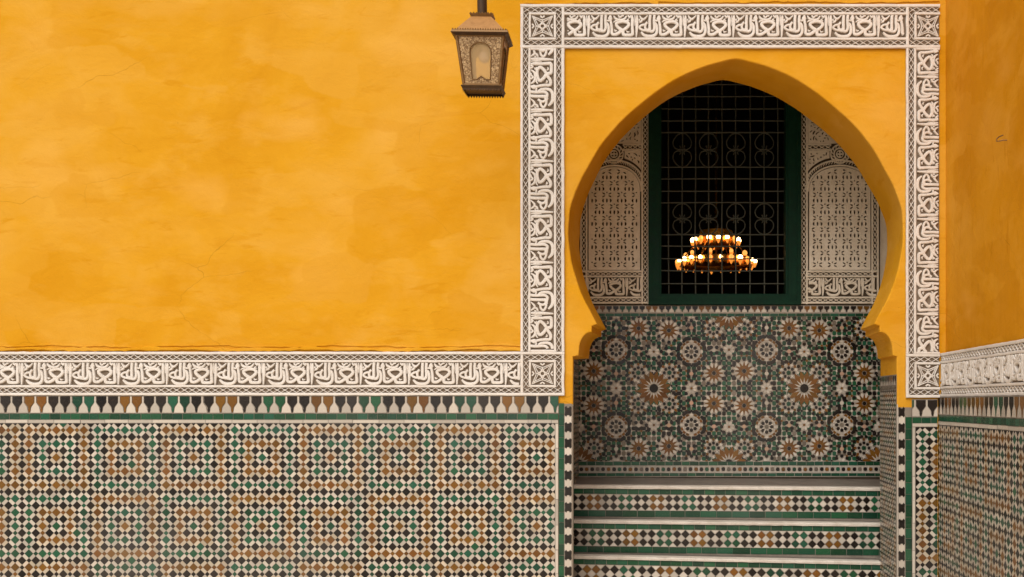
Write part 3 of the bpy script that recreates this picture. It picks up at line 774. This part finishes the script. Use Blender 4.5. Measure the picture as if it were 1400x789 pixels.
# carved stucco panels beside the window -----------------------------
def pierced(outline, holes, mp, d0, d1, m, name, parent):
    """plaster slab cut through by small holes (2-D curve fill turned into a mesh)"""
    cu = bpy.data.curves.new(name, 'CURVE'); cu.dimensions = '2D'; cu.fill_mode = 'FRONT'
    for pts in [outline] + holes:
        sp = cu.splines.new('POLY'); sp.points.add(len(pts) - 1); sp.use_cyclic_u = True
        for i, (x, y) in enumerate(pts): sp.points[i].co = (x, y, 0, 1)
    ob = bpy.data.objects.new(name, cu); SC.collection.objects.link(ob)
    me = bpy.data.meshes.new_from_object(ob.evaluated_get(C.evaluated_depsgraph_get()))
    bpy.data.objects.remove(ob); bpy.data.curves.remove(cu)
    mb = MB()
    for p in me.polygons: mb.face([mp(me.vertices[i].co.x, me.vertices[i].co.y, d1) for i in p.vertices], m)
    bpy.data.meshes.remove(me)
    for pts in [outline] + holes:
        n = len(pts)
        for i in range(n): mb.face([mp(*pts[i], d1), mp(*pts[(i + 1) % n], d1), mp(*pts[(i + 1) % n], d0), mp(*pts[i], d0)], m)
    return mb.build(name, parent)
def lens(cx, cy, L, W, ang, bend=0):
    out = []
    for k in range(10):
        t = k / 10 * TAU; u, v = math.cos(t) * L / 2, math.sin(t) * W / 2; v += bend * (u / (L / 2)) ** 2
        out.append((cx + u * math.cos(ang) - v * math.sin(ang), cy + u * math.sin(ang) + v * math.cos(ang)))
    return out
HG = .018
for flip, X0, X1 in ((1, 1093.5, 1202.6), (-1, 887.5, 791.6)):
    def F(u): return X0 + flip * u                    # u runs outward from the window
    Wd = abs(X1 - X0); up_lim = 100
    def rb(mb, pts, wd, hh=HG, closed=False): ribbon(mb, [(F(u), v) for u, v in pts], wd, hh, 0, niche_map, M['stucco_grey'], closed)
    pb = MB()
    e1, e2 = Wd - 10.5, Wd - 4
    for u, wd in ((1.2, 2.4), (9.5, 2.6), (e1, 2.6), (e2 + 1.2, 2.4)): rb(pb, [(u, up_lim), (u, 250), (u, 416)], wd)
    for v in (371.2, 378.2, 407, 414.2): rb(pb, [(8 if v < 414 else 0, v), (Wd / 2, v), (Wd - 3, v)], 2.6)
    for v in (198, 205.5): rb(pb, [(9, v), (Wd / 2 - 12, v)], 2.2); rb(pb, [(Wd / 2 + 12, v), (Wd - 8, v)], 2.2)
    po = pb.build('stucco_panel', niche)
    def lat(u0, u1, v0, v1, al):
        lb = MB(); lattice(lb, niche_map, min(F(u0), F(u1)), max(F(u0), F(u1)), v0, v1, al, HG * .8, 0, M['stucco_grey'], 15, 1.2); lb.build('lattice_border', po)
    lat(2.4, 8.2, up_lim, 414, 'y'); lat(e1 + 1.2, e2, 240, 371, 'y')
    lat(9, Wd - 8, 372.4, 377, 'x'); lat(9, Wd - 4, 408.2, 413, 'x'); lat(9, Wd / 2 - 12, 199, 204.5, 'x'); lat(Wd / 2 + 12, Wd - 8, 199, 204.5, 'x')
    # arched field of small pierced leaves
    u0, u1 = 12.5, e1 - 2.8; uc = (u0 + u1) / 2; ra = (u1 - u0) / 2
    def arch(r, top, spring, bot=None):
        p = [(uc - r + 2 * r * k / 24 if False else uc - r * math.cos(math.pi * k / 24), spring - (spring - top) * math.sin(math.pi * k / 24) ** .85) for k in range(25)]
        return p
    fa = arch(ra, 229, 262)
    outline = [(F(u), v) for u, v in [(u0, 369.4)] + fa + [(u1, 369.4)]]
    def inside(u, v):
        if v > 367 or u < u0 + 1.5 or u > u1 - 1.5: return False
        if v < 262:
            k = (u - uc) / ra
            if abs(k) >= .98: return False
            return v > 262 - 33 * (1 - k * k) ** .42 + 2
        return True
    holes = []; used = []
    pu, pv = 20.2, 15.9
    for j in range(0, 11):
        for i in range(-4, 5):
            cu_, cv = uc + i * pu + (pu / 2 if j % 2 else 0), 236 + j * pv - 8
            for (du, dv, L, W_, an, be) in ((0, -.9, 6.2, 1.9, math.pi / 2, 0), (-5.5, -1.0, 5.8, 2.0, math.pi / 2, -1.0), (5.5, -1.0, 5.8, 2.0, math.pi / 2, 1.0),
                                            (10.1 - 4.2, 5.3, 5.0, 1.6, .5, 0), (10.1 + 4.2, 5.3, 5.0, 1.6, -.5, 0), (10.1 - 4.2, 9.0, 5.0, 1.6, -.5, 0), (10.1 + 4.2, 9.0, 5.0, 1.6, .5, 0), (10.1, 3.9, 2.4, 1.5, math.pi / 2, 0)):
                h = lens(cu_ + du, cv + dv, L * .98, W_ * 1.28, an, be)
                if all(inside(*q) for q in h) and all((q[0] - p[0]) ** 2 + (q[1] - p[1]) ** 2 > .42 for q in h for p in used):
                    used += h; holes.append([(F(u), v) for u, v in h])
    pierced(outline, holes, niche_map, 0, HG * .95, M['stucco_grey'], 'pierced_field', po)
    or_ = MB()
    for r, top, wd in ((ra + 1.6, 226.6, 2.6), (ra + 6.8, 219.5, 2.2)):
        a_ = arch(r, top, 262); rb(or_, [(min(max(u, 10.5), Wd - 9), v) for u, v in a_], wd)
    for k in range(36):                                # bead between the two arch mouldings
        an = math.pi * (k + .5) / 36; q = ((uc - (ra + 4.7) * math.cos(an)), 262 - 40 * math.sin(an) ** .85)
        rb(or_, [(q[0] - 1.4 * math.cos(an * 2), q[1] - 1.6), q, (q[0] + 1.4 * math.cos(an * 2), q[1] + 1.6)], 1.2, HG * .8)
    cu0, cv0 = Wd / 2, 211                              # roundel over the arch
    for r, wd in ((12.6, 1.8), (8, 1.8), (4.6, 1.4)): rb(or_, [(cu0 + r * math.cos(k * TAU / 24), cv0 + r * math.sin(k * TAU / 24)) for k in range(24)], wd, HG, True)
    for k in range(14):
        an = k * TAU / 14; rb(or_, [(cu0 + 8.6 * math.cos(an), cv0 + 8.6 * math.sin(an)), (cu0 + 10.3 * math.cos(an + .15), cv0 + 10.3 * math.sin(an + .15)), (cu0 + 12 * math.cos(an + .3), cv0 + 12 * math.sin(an + .3))], 1.3, HG * .8)
    for k in range(4):
        an = k * TAU / 4; rb(or_, [(cu0, cv0), (cu0 + 2 * math.cos(an), cv0 + 2 * math.sin(an)), (cu0 + 4.4 * math.cos(an), cv0 + 4.4 * math.sin(an))], 1.8, HG * .9)
    or_.build('carved_ornament', po)
    # leafy carving in the spandrels and the upper field
    def foliage(outline, ok, n, name='leaf_carving'):
        hs, us = [], []
        for _ in range(n):
            us0 = [p[0] for p in outline]; vs0 = [p[1] for p in outline]
            u, v = random.uniform(min(us0), max(us0)), random.uniform(min(vs0), max(vs0))
            flow = math.atan2(v - 213, u - Wd / 2) + random.choice((.7, -.7, 1.57)) + random.gauss(0, .25)
            h = lens(u, v, random.choice((3.2, 5.5, 7.5)), random.uniform(1.5, 2.4), flow, random.uniform(-1.6, 1.6))
            if all(ok(*q) for q in h) and all((q[0] - p[0]) ** 2 + (q[1] - p[1]) ** 2 > 1.3 for q in h for p in us):
                c_ = (u, v)
                us += h; hs.append([(F(a_), b_) for a_, b_ in h])
        pierced([(F(a_), b_) for a_, b_ in outline], hs, niche_map, 0, HG * .9, M['stucco_grey'], name, po)
    foliage([(11.2, up_lim), (Wd - 9, up_lim), (Wd - 9, 196.6), (11.2, 196.6)], lambda u, v: 12.4 < u < Wd - 10.4 and up_lim + 1 < v < 195.4, 2600)
    def va(u): return 262 - 47 * max(0, 1 - ((u - uc) / (ra + 9.4)) ** 2) ** .42
    uL = cu0 - 14.4
    cur = [(uL - (uL - 11.2) * k / 14, va(uL - (uL - 11.2) * k / 14)) for k in range(15)]
    for mir in (1, -1):
        def mm(u): return u if mir == 1 else 2 * uc - u + .0
        ol = [(mm(11.2), 207), (mm(uL), 207)] + [(mm(a_), b_) for a_, b_ in cur]
        foliage(ol, lambda u, v: 12.2 < mm(u) < uL - 1.2 and 208.2 < v < va(mm(u)) - 1.4, 700)
    ins = MB(); L0 = min(F(10), F(Wd - 4)); inscription(ins, niche_map, (L0, 405.2), (1, 0), (0, -1), Wd - 14, 34 if flip > 0 else 48, HG, 0, M['stucco_grey'], .82)
    ins.build('inscription', po)

# window with iron grille ------------------------------------------
fr = MB()
IX0, IX1, IY1 = 901, 1077, 404.5
def nbox(mb, x0, x1, y0, y1, d0, d1, m): mb.slab(niche_map, x0, x1, y0, y1, d0, d1, m)
def bar_frame(a0, a1, b0, b1, d0, d1):
    nbox(fr, a0, a1, b0, b1, d0, d1, M['wood'])
bar_frame(WX0 + .5, IX0, WY0, WY1 - .4, -.12, .030); bar_frame(IX1, WX1 - .5, WY0, WY1 - .4, -.12, .030)
bar_frame(IX0, IX1, IY1, WY1 - .4, -.12, .0285); bar_frame(IX0, IX1, WY0, 100, -.12, .0285)
bar_frame(WX0 - 1.5, WX0 + 4, WY0, WY1 + 1, .001, .040); bar_frame(WX1 - 4, WX1 + 1.5, WY0, WY1 + 1, .001, .040); bar_frame(WX0 + 4, WX1 - 4, WY1 - 4.5, WY1 + 1, .001, .040)
bar_frame(IX0 - 1, IX0 + 3.2, 100, IY1 + 1, -.11, .012); bar_frame(IX1 - 3.2, IX1 + 1, 100, IY1 + 1, -.11, .012); bar_frame(IX0 + 3.2, IX1 - 3.2, IY1 - 2.6, IY1 + 1, -.11, .011)
win = MB(); win.v, win.f, win.m, win.mats, win.sm = fr.v, fr.f, fr.m, fr.mats, fr.sm
wo_ = win.build('window', niche); wo_['label'] = 'dark green painted window frame with iron grille'
gr = MB(); GD = -.075
VX = [914.6, 933, 951.3, 969.5, 988, 1007, 1026.8, 1046.4, 1065]
HY = [112, 128, 145, 162, 178, 226, 242, 259, 275, 319, 334.5, 352, 368.5, 386.5]
for i, x in enumerate(VX):
    gr.tube([niche_map(x + random.gauss(0, .4), y, GD) for y in (70, 160, 250, 330, 405)], .0062, M['iron'], 6)
for y in HY:
    sg = random.gauss(0, .5)
    gr.tube([niche_map(x, y + sg * math.sin((x - 901) / 176 * math.pi), GD + .009) for x in (899, 945, 990, 1035, 1079)], .0058, M['iron'], 6)
for x in VX[1::2]:
    for y0, y1 in ((178, 226), (275, 319)):
        c = (y0 + y1) / 2; hh = (y1 - y0) / 2
        for sx in (-1, 1):
            for sy in (-1, 1):
                pts = smooth_path([(x, c + sy * hh * .98), (x + sx * 7, c + sy * hh * .86), (x + sx * 12.6, c + sy * hh * .5), (x + sx * 11, c + sy * hh * .16), (x + sx * 5.5, c + sy * hh * .04), (x + sx * 2.2, c + sy * hh * .12), (x + sx * 3.6, c + sy * hh * .26)], 4)
                gr.tube([niche_map(*q, GD + .004) for q in pts], .0054, M['iron'], 5)
        gr.tube([niche_map(x + q, c, GD + .016) for q in (-6, 0, 6)], .006, M['iron'], 6)
gr.build('iron_grille', wo_)

# ------------------------------------------------------------------ thing: the dark room behind the window
room = thing('inner_room', (.5, 5, 0), 'unlit dark chamber seen behind the window grille', 'room')
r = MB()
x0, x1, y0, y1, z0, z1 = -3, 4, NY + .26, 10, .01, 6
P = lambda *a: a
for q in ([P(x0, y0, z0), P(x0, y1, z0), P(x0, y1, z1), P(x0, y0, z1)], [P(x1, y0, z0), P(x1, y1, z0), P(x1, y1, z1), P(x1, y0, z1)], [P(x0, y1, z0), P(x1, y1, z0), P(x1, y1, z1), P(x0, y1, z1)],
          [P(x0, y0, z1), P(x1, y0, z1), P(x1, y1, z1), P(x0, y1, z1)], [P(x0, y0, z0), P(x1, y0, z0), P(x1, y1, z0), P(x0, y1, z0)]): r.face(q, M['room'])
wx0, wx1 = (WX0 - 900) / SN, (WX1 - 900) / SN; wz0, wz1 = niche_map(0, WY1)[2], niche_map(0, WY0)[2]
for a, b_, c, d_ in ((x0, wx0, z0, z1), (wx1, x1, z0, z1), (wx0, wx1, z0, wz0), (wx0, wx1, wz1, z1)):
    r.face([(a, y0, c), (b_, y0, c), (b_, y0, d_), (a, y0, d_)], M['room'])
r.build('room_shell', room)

# ------------------------------------------------------------------ thing: chandelier
CY = 6.0; SCH = SW * DIST / (DIST + CY)
ch = thing('chandelier', ((979 - 900) / SCH, CY, 3.2), 'lit two-tier brass chandelier glowing in the dark room behind the grille', 'chandelier')
ccx = (979 - 900) / SCH
def crown(Rr, z, h, n, name):
    b_ = MB(); rows = [[], [], []]
    for k in range(n * 2):
        a = TAU * k / (n * 2); tz = -.035 if k % 2 else .0
        for i, zz in enumerate((z + tz, z + .03, z + h)): rows[i].append((ccx + Rr * math.cos(a), CY + Rr * math.sin(a), zz))
    b_.grid(rows, M['brass'], True)
    b_.grid([[(ccx + (Rr - .02) * math.cos(TAU * k / 48), CY + (Rr - .02) * math.sin(TAU * k / 48), z + h * .6) for k in range(48)], [(ccx + .05 * math.cos(TAU * k / 48), CY + .05 * math.sin(TAU * k / 48), z + h * .9) for k in range(48)]], M['brass'], True)
    return b_.build(name, ch)
Zb = EYE + (550 - 363) / SCH; Zt = EYE + (550 - 334) / SCH
crown(.44, Zb, .075, 26, 'brass_tier'); crown(.25, Zt, .07, 16, 'brass_tier'); crown(.20, Zt + .10, .06, 12, 'brass_crown')
def bulbs(Rr, z, n, ph, lit=.62):
    for k in range(n):
        a = TAU * (k + ph) / n; b_ = MB()
        c = (ccx + Rr * math.cos(a), CY + Rr * math.sin(a), z)
        rr = random.uniform(.021, .031)
        b_.lathe([(.001, -rr * 1.4), (rr * .7, -rr * .9), (rr, 0), (rr * .75, rr * .8), (.001, rr * 1.15)], c, M['bulb'] if random.random() < lit else M['bulb_dim'], 10)
        o = b_.build('bulb', ch)
        h = MB(); h.lathe([(.004, -rr * 2.8), (rr * .5, -rr * 2.1), (rr * .9, -rr * 1.2), (rr * .95, -rr * .8)], c, M['cup'], 8); h.tube([(c[0], c[1], z - rr * 1.3), (c[0] - .06 * math.cos(a), c[1] - .06 * math.sin(a), z - rr * 1.3)], .010, M['brass'], 6); h.build('bulb_holder', o)
bulbs(.475, Zb + .04, 24, .25); bulbs(.285, Zt + .045, 16, .1); bulbs(.37, Zb + .13, 9, .4, .0)
st = MB(); st.tube([(ccx, CY, Zb), (ccx, CY, Zt + .2), (ccx, CY, 6)], .014, M['brass'], 8)
for k in range(6):
    a = TAU * k / 6
    st.tube([(ccx + .42 * math.cos(a), CY + .42 * math.sin(a), Zb + .06), (ccx + .26 * math.cos(a), CY + .26 * math.sin(a), Zt)], .008, M['brass'], 5)
    st.tube([(ccx + .24 * math.cos(a), CY + .24 * math.sin(a), Zt + .06), (ccx + .19 * math.cos(a), CY + .19 * math.sin(a), Zt + .11)], .008, M['brass'], 5)
st.build('stem', ch)

# ------------------------------------------------------------------ thing: steps inside the arch
steps = thing('steps', (.45, .45, 0), 'tiled steps with white marble edges and bands of lozenge tiles inside the arch', 'steps')
STEP = [(.75, 663, 706.5, .008), (.60, 710.5, 755.5, .011), (.45, 759, 806, .020)]      # Y, top and bottom of the riser in photo pixels, slope
prev_y = NY
for si, (Y, p0, p1, slope) in enumerate(STEP):
    sc = SW * DIST / (DIST + Y)
    def mp(a, b, d=0, Y=Y, sc=sc, slope=slope): return ((a - 900) / sc, Y - d, EYE + (550 - b - slope * (a - 783)) / sc)
    xa = 900 + (nx0 + .002) * sc; xb = 900 + (nx1 - .002) * sc
    if si == 2: xa, xb = 900 - .5685 * sc, 900 + 1.479 * sc
    body = MB()
    zl, zr = mp(xa, p0 + 1.2)[2], mp(xb, p0 + 1.2)[2]
    Xa, Xb = mp(xa, 0)[0], mp(xb, 0)[0]
    bk = prev_y if si else NY
    rise = (niche_map(0, 651)[2] - mp(xa, p0)[2]) if si == 0 else .004
    body.face([(Xa, Y + .001, zl), (Xb, Y + .001, zr), (Xb, bk, zr + rise), (Xa, bk, zl + rise)], M['tread'])
    body.face([(Xa, Y, zl), (Xb, Y, zr), (Xb, Y, 0), (Xa, Y, 0)], M['grout'])
    o = body.build('step', steps)
    n_ = MB(); depth = .05
    top_l, top_r = mp(xa, p0 + .2)[2], mp(xb, p0 + .2)[2]; bot_l, bot_r = mp(xa, p0 + 4.6)[2], mp(xb, p0 + 4.6)[2]
    sec = []
    for k in range(61):
        f = k / 60; Xk = Xa + (Xb - Xa) * f; tk = top_l + (top_r - top_l) * f; bk_ = bot_l + (bot_r - bot_l) * f
        wz = -.0035 * math.exp(-((f - .5) / .25) ** 2) + random.gauss(0, .0009); wy = random.gauss(0, .0009); ch_ = random.choice([0, 0, 0, 0, .003])
        sec.append([(Xk, Y, bk_), (Xk, Y - .014 + wy, bk_ + random.gauss(0, .0006)), (Xk, Y - .016 + wy, tk - .006 + wz - ch_), (Xk, Y - .010 + wy + ch_, tk + wz), (Xk, Y + depth, tk + .002)])
    n_.grid(sec, M['marble'])
    n_.build('marble_edge', o)
    t = MB(); H = p1 - p0; y0 = p0 + 5
    strip(t, mp, xa, xb, y0, y0 + 7, 'green', 15, .004)
    strip(t, mp, xa, xb, p1 - 9.2, p1 - .6, 'green', 22, .004)
    g0, g1 = y0 + 7.4, p1 - 9.5; hd = (g1 - g0) / 4; rect = (xa, xb, g0, g1); k = 0; x = 783 + (2, 4, 7)[si]; off = (0, 4, 1)[si]
    sq = ['black', 'black', 'ochre', 'ochre', 'black', 'black', 'green', 'green']
    while x - 20 > xa: x -= 2 * hd; off -= 1
    while x < xb + 12:
        for rr in (0, 1):
            cyy = g0 + hd * (1 + 2 * rr); e = hd - .5
            put(t, [(x, cyy - e), (x + e, cyy), (x, cyy + e), (x - e, cyy)], M[sq[(k + off) % 8]], mp, .004, .010, rect)
        for rr in (0, 1, 2):
            cyy = g0 + hd * 2 * rr; e = hd - .5; xx = x + hd
            put(t, [(xx, cyy - e), (xx + e, cyy), (xx, cyy + e), (xx - e, cyy)], M['white'], mp, .004, .008, rect)
        x += 2 * hd; k += 1
    t.build('riser_tiles', o); prev_y = Y
for Y, zt_ in ((.30, .36), (.15, .18)):
    b_ = MB(); b_.box(-.5, 1.45, Y, .449, .001, zt_, M['marble']); b_.build('step', steps)

# ------------------------------------------------------------------ thing: lantern
LY = -.8; SLN = SW * DIST / (DIST + LY)
def lz(py): return EYE + (550 - py) / (SW * DIST / (DIST + LY - .11))
lx = (660 - 900) / SLN
lan = thing('lantern', (lx, LY, lz(45)), 'old square bronze lantern with patterned glass hanging in front of the yellow wall', 'lantern')
TILT = Matrix.Translation((lx, LY, lz(45))) @ Matrix.Rotation(R(6), 4, 'X') @ Matrix.Rotation(R(3), 4, 'Z') @ Matrix.Translation((-lx, -LY, -lz(45)))
class LMB(MB):
    def build(s, name, parent=None):
        s.v = [tuple(TILT @ Vector(p)) for p in s.v]; return MB.build(s, name, parent)
def sq(hw, z): return [(lx - hw, LY - hw, z), (lx + hw, LY - hw, z), (lx + hw, LY + hw, z), (lx - hw, LY + hw, z)]
u = 1 / SLN
HT, HB = 31 * u, 23.5 * u; z_e, z_bt, z_bb = lz(42), lz(46), lz(109.5)
roof = LMB(); roof.grid([sq(36 * u, z_e), sq(33 * u, z_e + 2 * u), sq(24 * u, z_e + 13 * u), sq(13 * u, lz(16))], M['roofmetal'], True)
roof.face(sq(36 * u, z_e - .5 * u), M['darkmetal']); roof.face(sq(13 * u, lz(16)), M['roofmetal'])
ro = roof.build('roof', lan)
ev = LMB()
def teeth(mb, hw, z, hgt, n, out, m, up=False):
    c = sq(hw, z)
    for k in range(4):
        a, b_ = Vector(c[k]), Vector(c[(k + 1) % 4]); nrm = Vector(((a + b_) / 2)) - Vector((lx, LY, z)); nrm.normalize()
        dz = hgt if up else -hgt
        for i in range(n):
            p, q = a.lerp(b_, i / n), a.lerp(b_, (i + 1) / n); tip = (p + q) / 2 + nrm * out + Vector((0, 0, dz))
            mb.face([p, q, tip], m)
            mb.face([p - nrm * .004, q - nrm * .004, tip - nrm * .004], m)
def hoop(mb, hw0, z0, hw1, z1, m): mb.grid([sq(hw0, z0), sq(hw1, z1)], m, True)
hoop(ev, 38 * u, z_e - 1 * u, 36.5 * u, z_e + 2 * u, M['bronze']); hoop(ev, 38 * u, z_e - 1 * u, 33 * u, z_e - 4.5 * u, M['darkmetal']); teeth(ev, 36.6 * u, z_e + 1.6 * u, 2.4 * u, 22, .004, M['bronze'], True)
ev.build('eave_trim', ro)
co = LMB(); hoop(co, 13.2 * u, lz(16.5), 15.5 * u, lz(13), M['bronze']); teeth(co, 15.5 * u, lz(13), 2 * u, 8, .004, M['bronze'], True); co.face(sq(14 * u, lz(13.6)), M['darkmetal']); co.build('collar', ro)
fb = LMB()
def edge(a, b_, wdt, m=M['bronze']): fb.tube([a, b_], wdt, m, 4)
T4, B4 = sq(HT, z_bt), sq(HB, z_bb)
for k in range(4):
    edge(T4[k], B4[k], 2.2 * u); edge(T4[k], T4[(k + 1) % 4], 1.8 * u); edge(B4[k], B4[(k + 1) % 4], 1.8 * u)
fbo = fb.build('frame', lan)
for k in range(4):
    a, b_, c, d_ = [Vector(q) for q in (T4[k], T4[(k + 1) % 4], B4[(k + 1) % 4], B4[k])]
    def bl(s, t): return a.lerp(b_, s).lerp(d_.lerp(c, s), t)
    nrm = (b_ - a).cross(d_ - a).normalized()
    cen = (a + c) / 2 - Vector((lx, LY, (z_bt + z_bb) / 2))
    if nrm.dot(cen) < 0: nrm = -nrm
    # lace border around an arched clear middle
    inn = [(.25, .90), (.25, .34)] + [(.5 - .25 * math.cos(math.pi * i / 10), .34 - .20 * math.sin(math.pi * i / 10)) for i in range(1, 10)] + [(.75, .34), (.75, .90), (.62, .90), (.5, .83), (.38, .90)]
    outp = []
    for s, t in inn:
        ds, dt = s - .5, t - .5; f = min(.5 / abs(ds) if ds else 9, .5 / abs(dt) if dt else 9); outp.append((.5 + ds * f, .5 + dt * f))
    n = len(inn); p_ = LMB()
    for i in range(n):
        j_ = (i + 1) % n
        ring = [inn[i], inn[j_], outp[j_], outp[i]]
        p_.face([bl(*q) for q in ring], M['lace'])
        oa, ob_ = outp[i], outp[j_]
        if abs(oa[0] - ob_[0]) > 1e-3 and abs(oa[1] - ob_[1]) > 1e-3:
            cor = (0 if min(oa[0], ob_[0]) < .01 else 1, 0 if min(oa[1], ob_[1]) < .01 else 1); p_.face([bl(*oa), bl(*ob_), bl(*cor)], M['lace'])
    for i in range(n):
        p_.tube([bl(*inn[i]) + nrm * .003, bl(*inn[(i + 1) % n]) + nrm * .003], .0028, M['bronze'], 4)
    po = p_.build('glass_pane', lan)
    cl = LMB(); cl.face([bl(*q) - nrm * .004 for q in inn], M['glass']); cl.build('clear_middle', po)
gal = LMB(); hoop(gal, 25.5 * u, lz(110), 27.5 * u, lz(111.5), M['bronze']); hoop(gal, 27.5 * u, lz(111.5), 25.5 * u, lz(115.5), M['darkmetal']); teeth(gal, 25.5 * u, lz(115.5), 3.4 * u, 14, .0, M['darkmetal'])
gal.face(sq(26 * u, lz(113.5)), M['darkmetal']); gal.build('bottom_gallery', lan)
bb = LMB(); bb.lathe([(.002, -11 * u), (6 * u, -8 * u), (8 * u, -2 * u), (6.5 * u, 4 * u), (3.2 * u, 8 * u), (3 * u, 22 * u)], (lx + 3 * u, LY - 12 * u, lz(68)), M['bulbglass'], 14); bb.build('bulb', lan)
po_ = LMB(); po_.tube([(lx, LY, lz(16)), (lx, LY, 4.6)], 6.6 * u, M['darkmetal'], 12); po_.build('hanging_pole', lan)
br = MB(); br.tube([(lx, -.004, 4.62), (lx, LY - .14, 4.62)], .026, M['darkmetal'], 8); br.box(lx - .07, lx + .07, -.016, -.003, 4.5, 4.74, M['darkmetal']); br.build('bracket', lan)

# ------------------------------------------------------------------ thing: little iron hook on the side wall
hy = -((1376 - 1293) / (1376 - 900)) * DIST * .99
f_ = SW * DIST / (DIST + hy)
hk = thing('wall_hook', (SIDE_X, hy, EYE + (550 - 190) / f_), 'small bent metal hook stuck in the yellow side wall', 'hook')
hm = MB(); hx, hz = SIDE_X, EYE + (550 - 190) / f_
hm.tube([(hx + .02, hy - .02, hz - .012), (hx - .02, hy - .022, hz - .012), (hx - .035, hy - .012, hz - .014), (hx - .04, hy + .02, hz - .006), (hx - .036, hy + .03, hz + .008), (hx - .028, hy + .015, hz + .016), (hx - .02, hy - .02, hz + .014)], .0032, M['bronze'], 6)
ho = hm.build('bent_rod', hk)
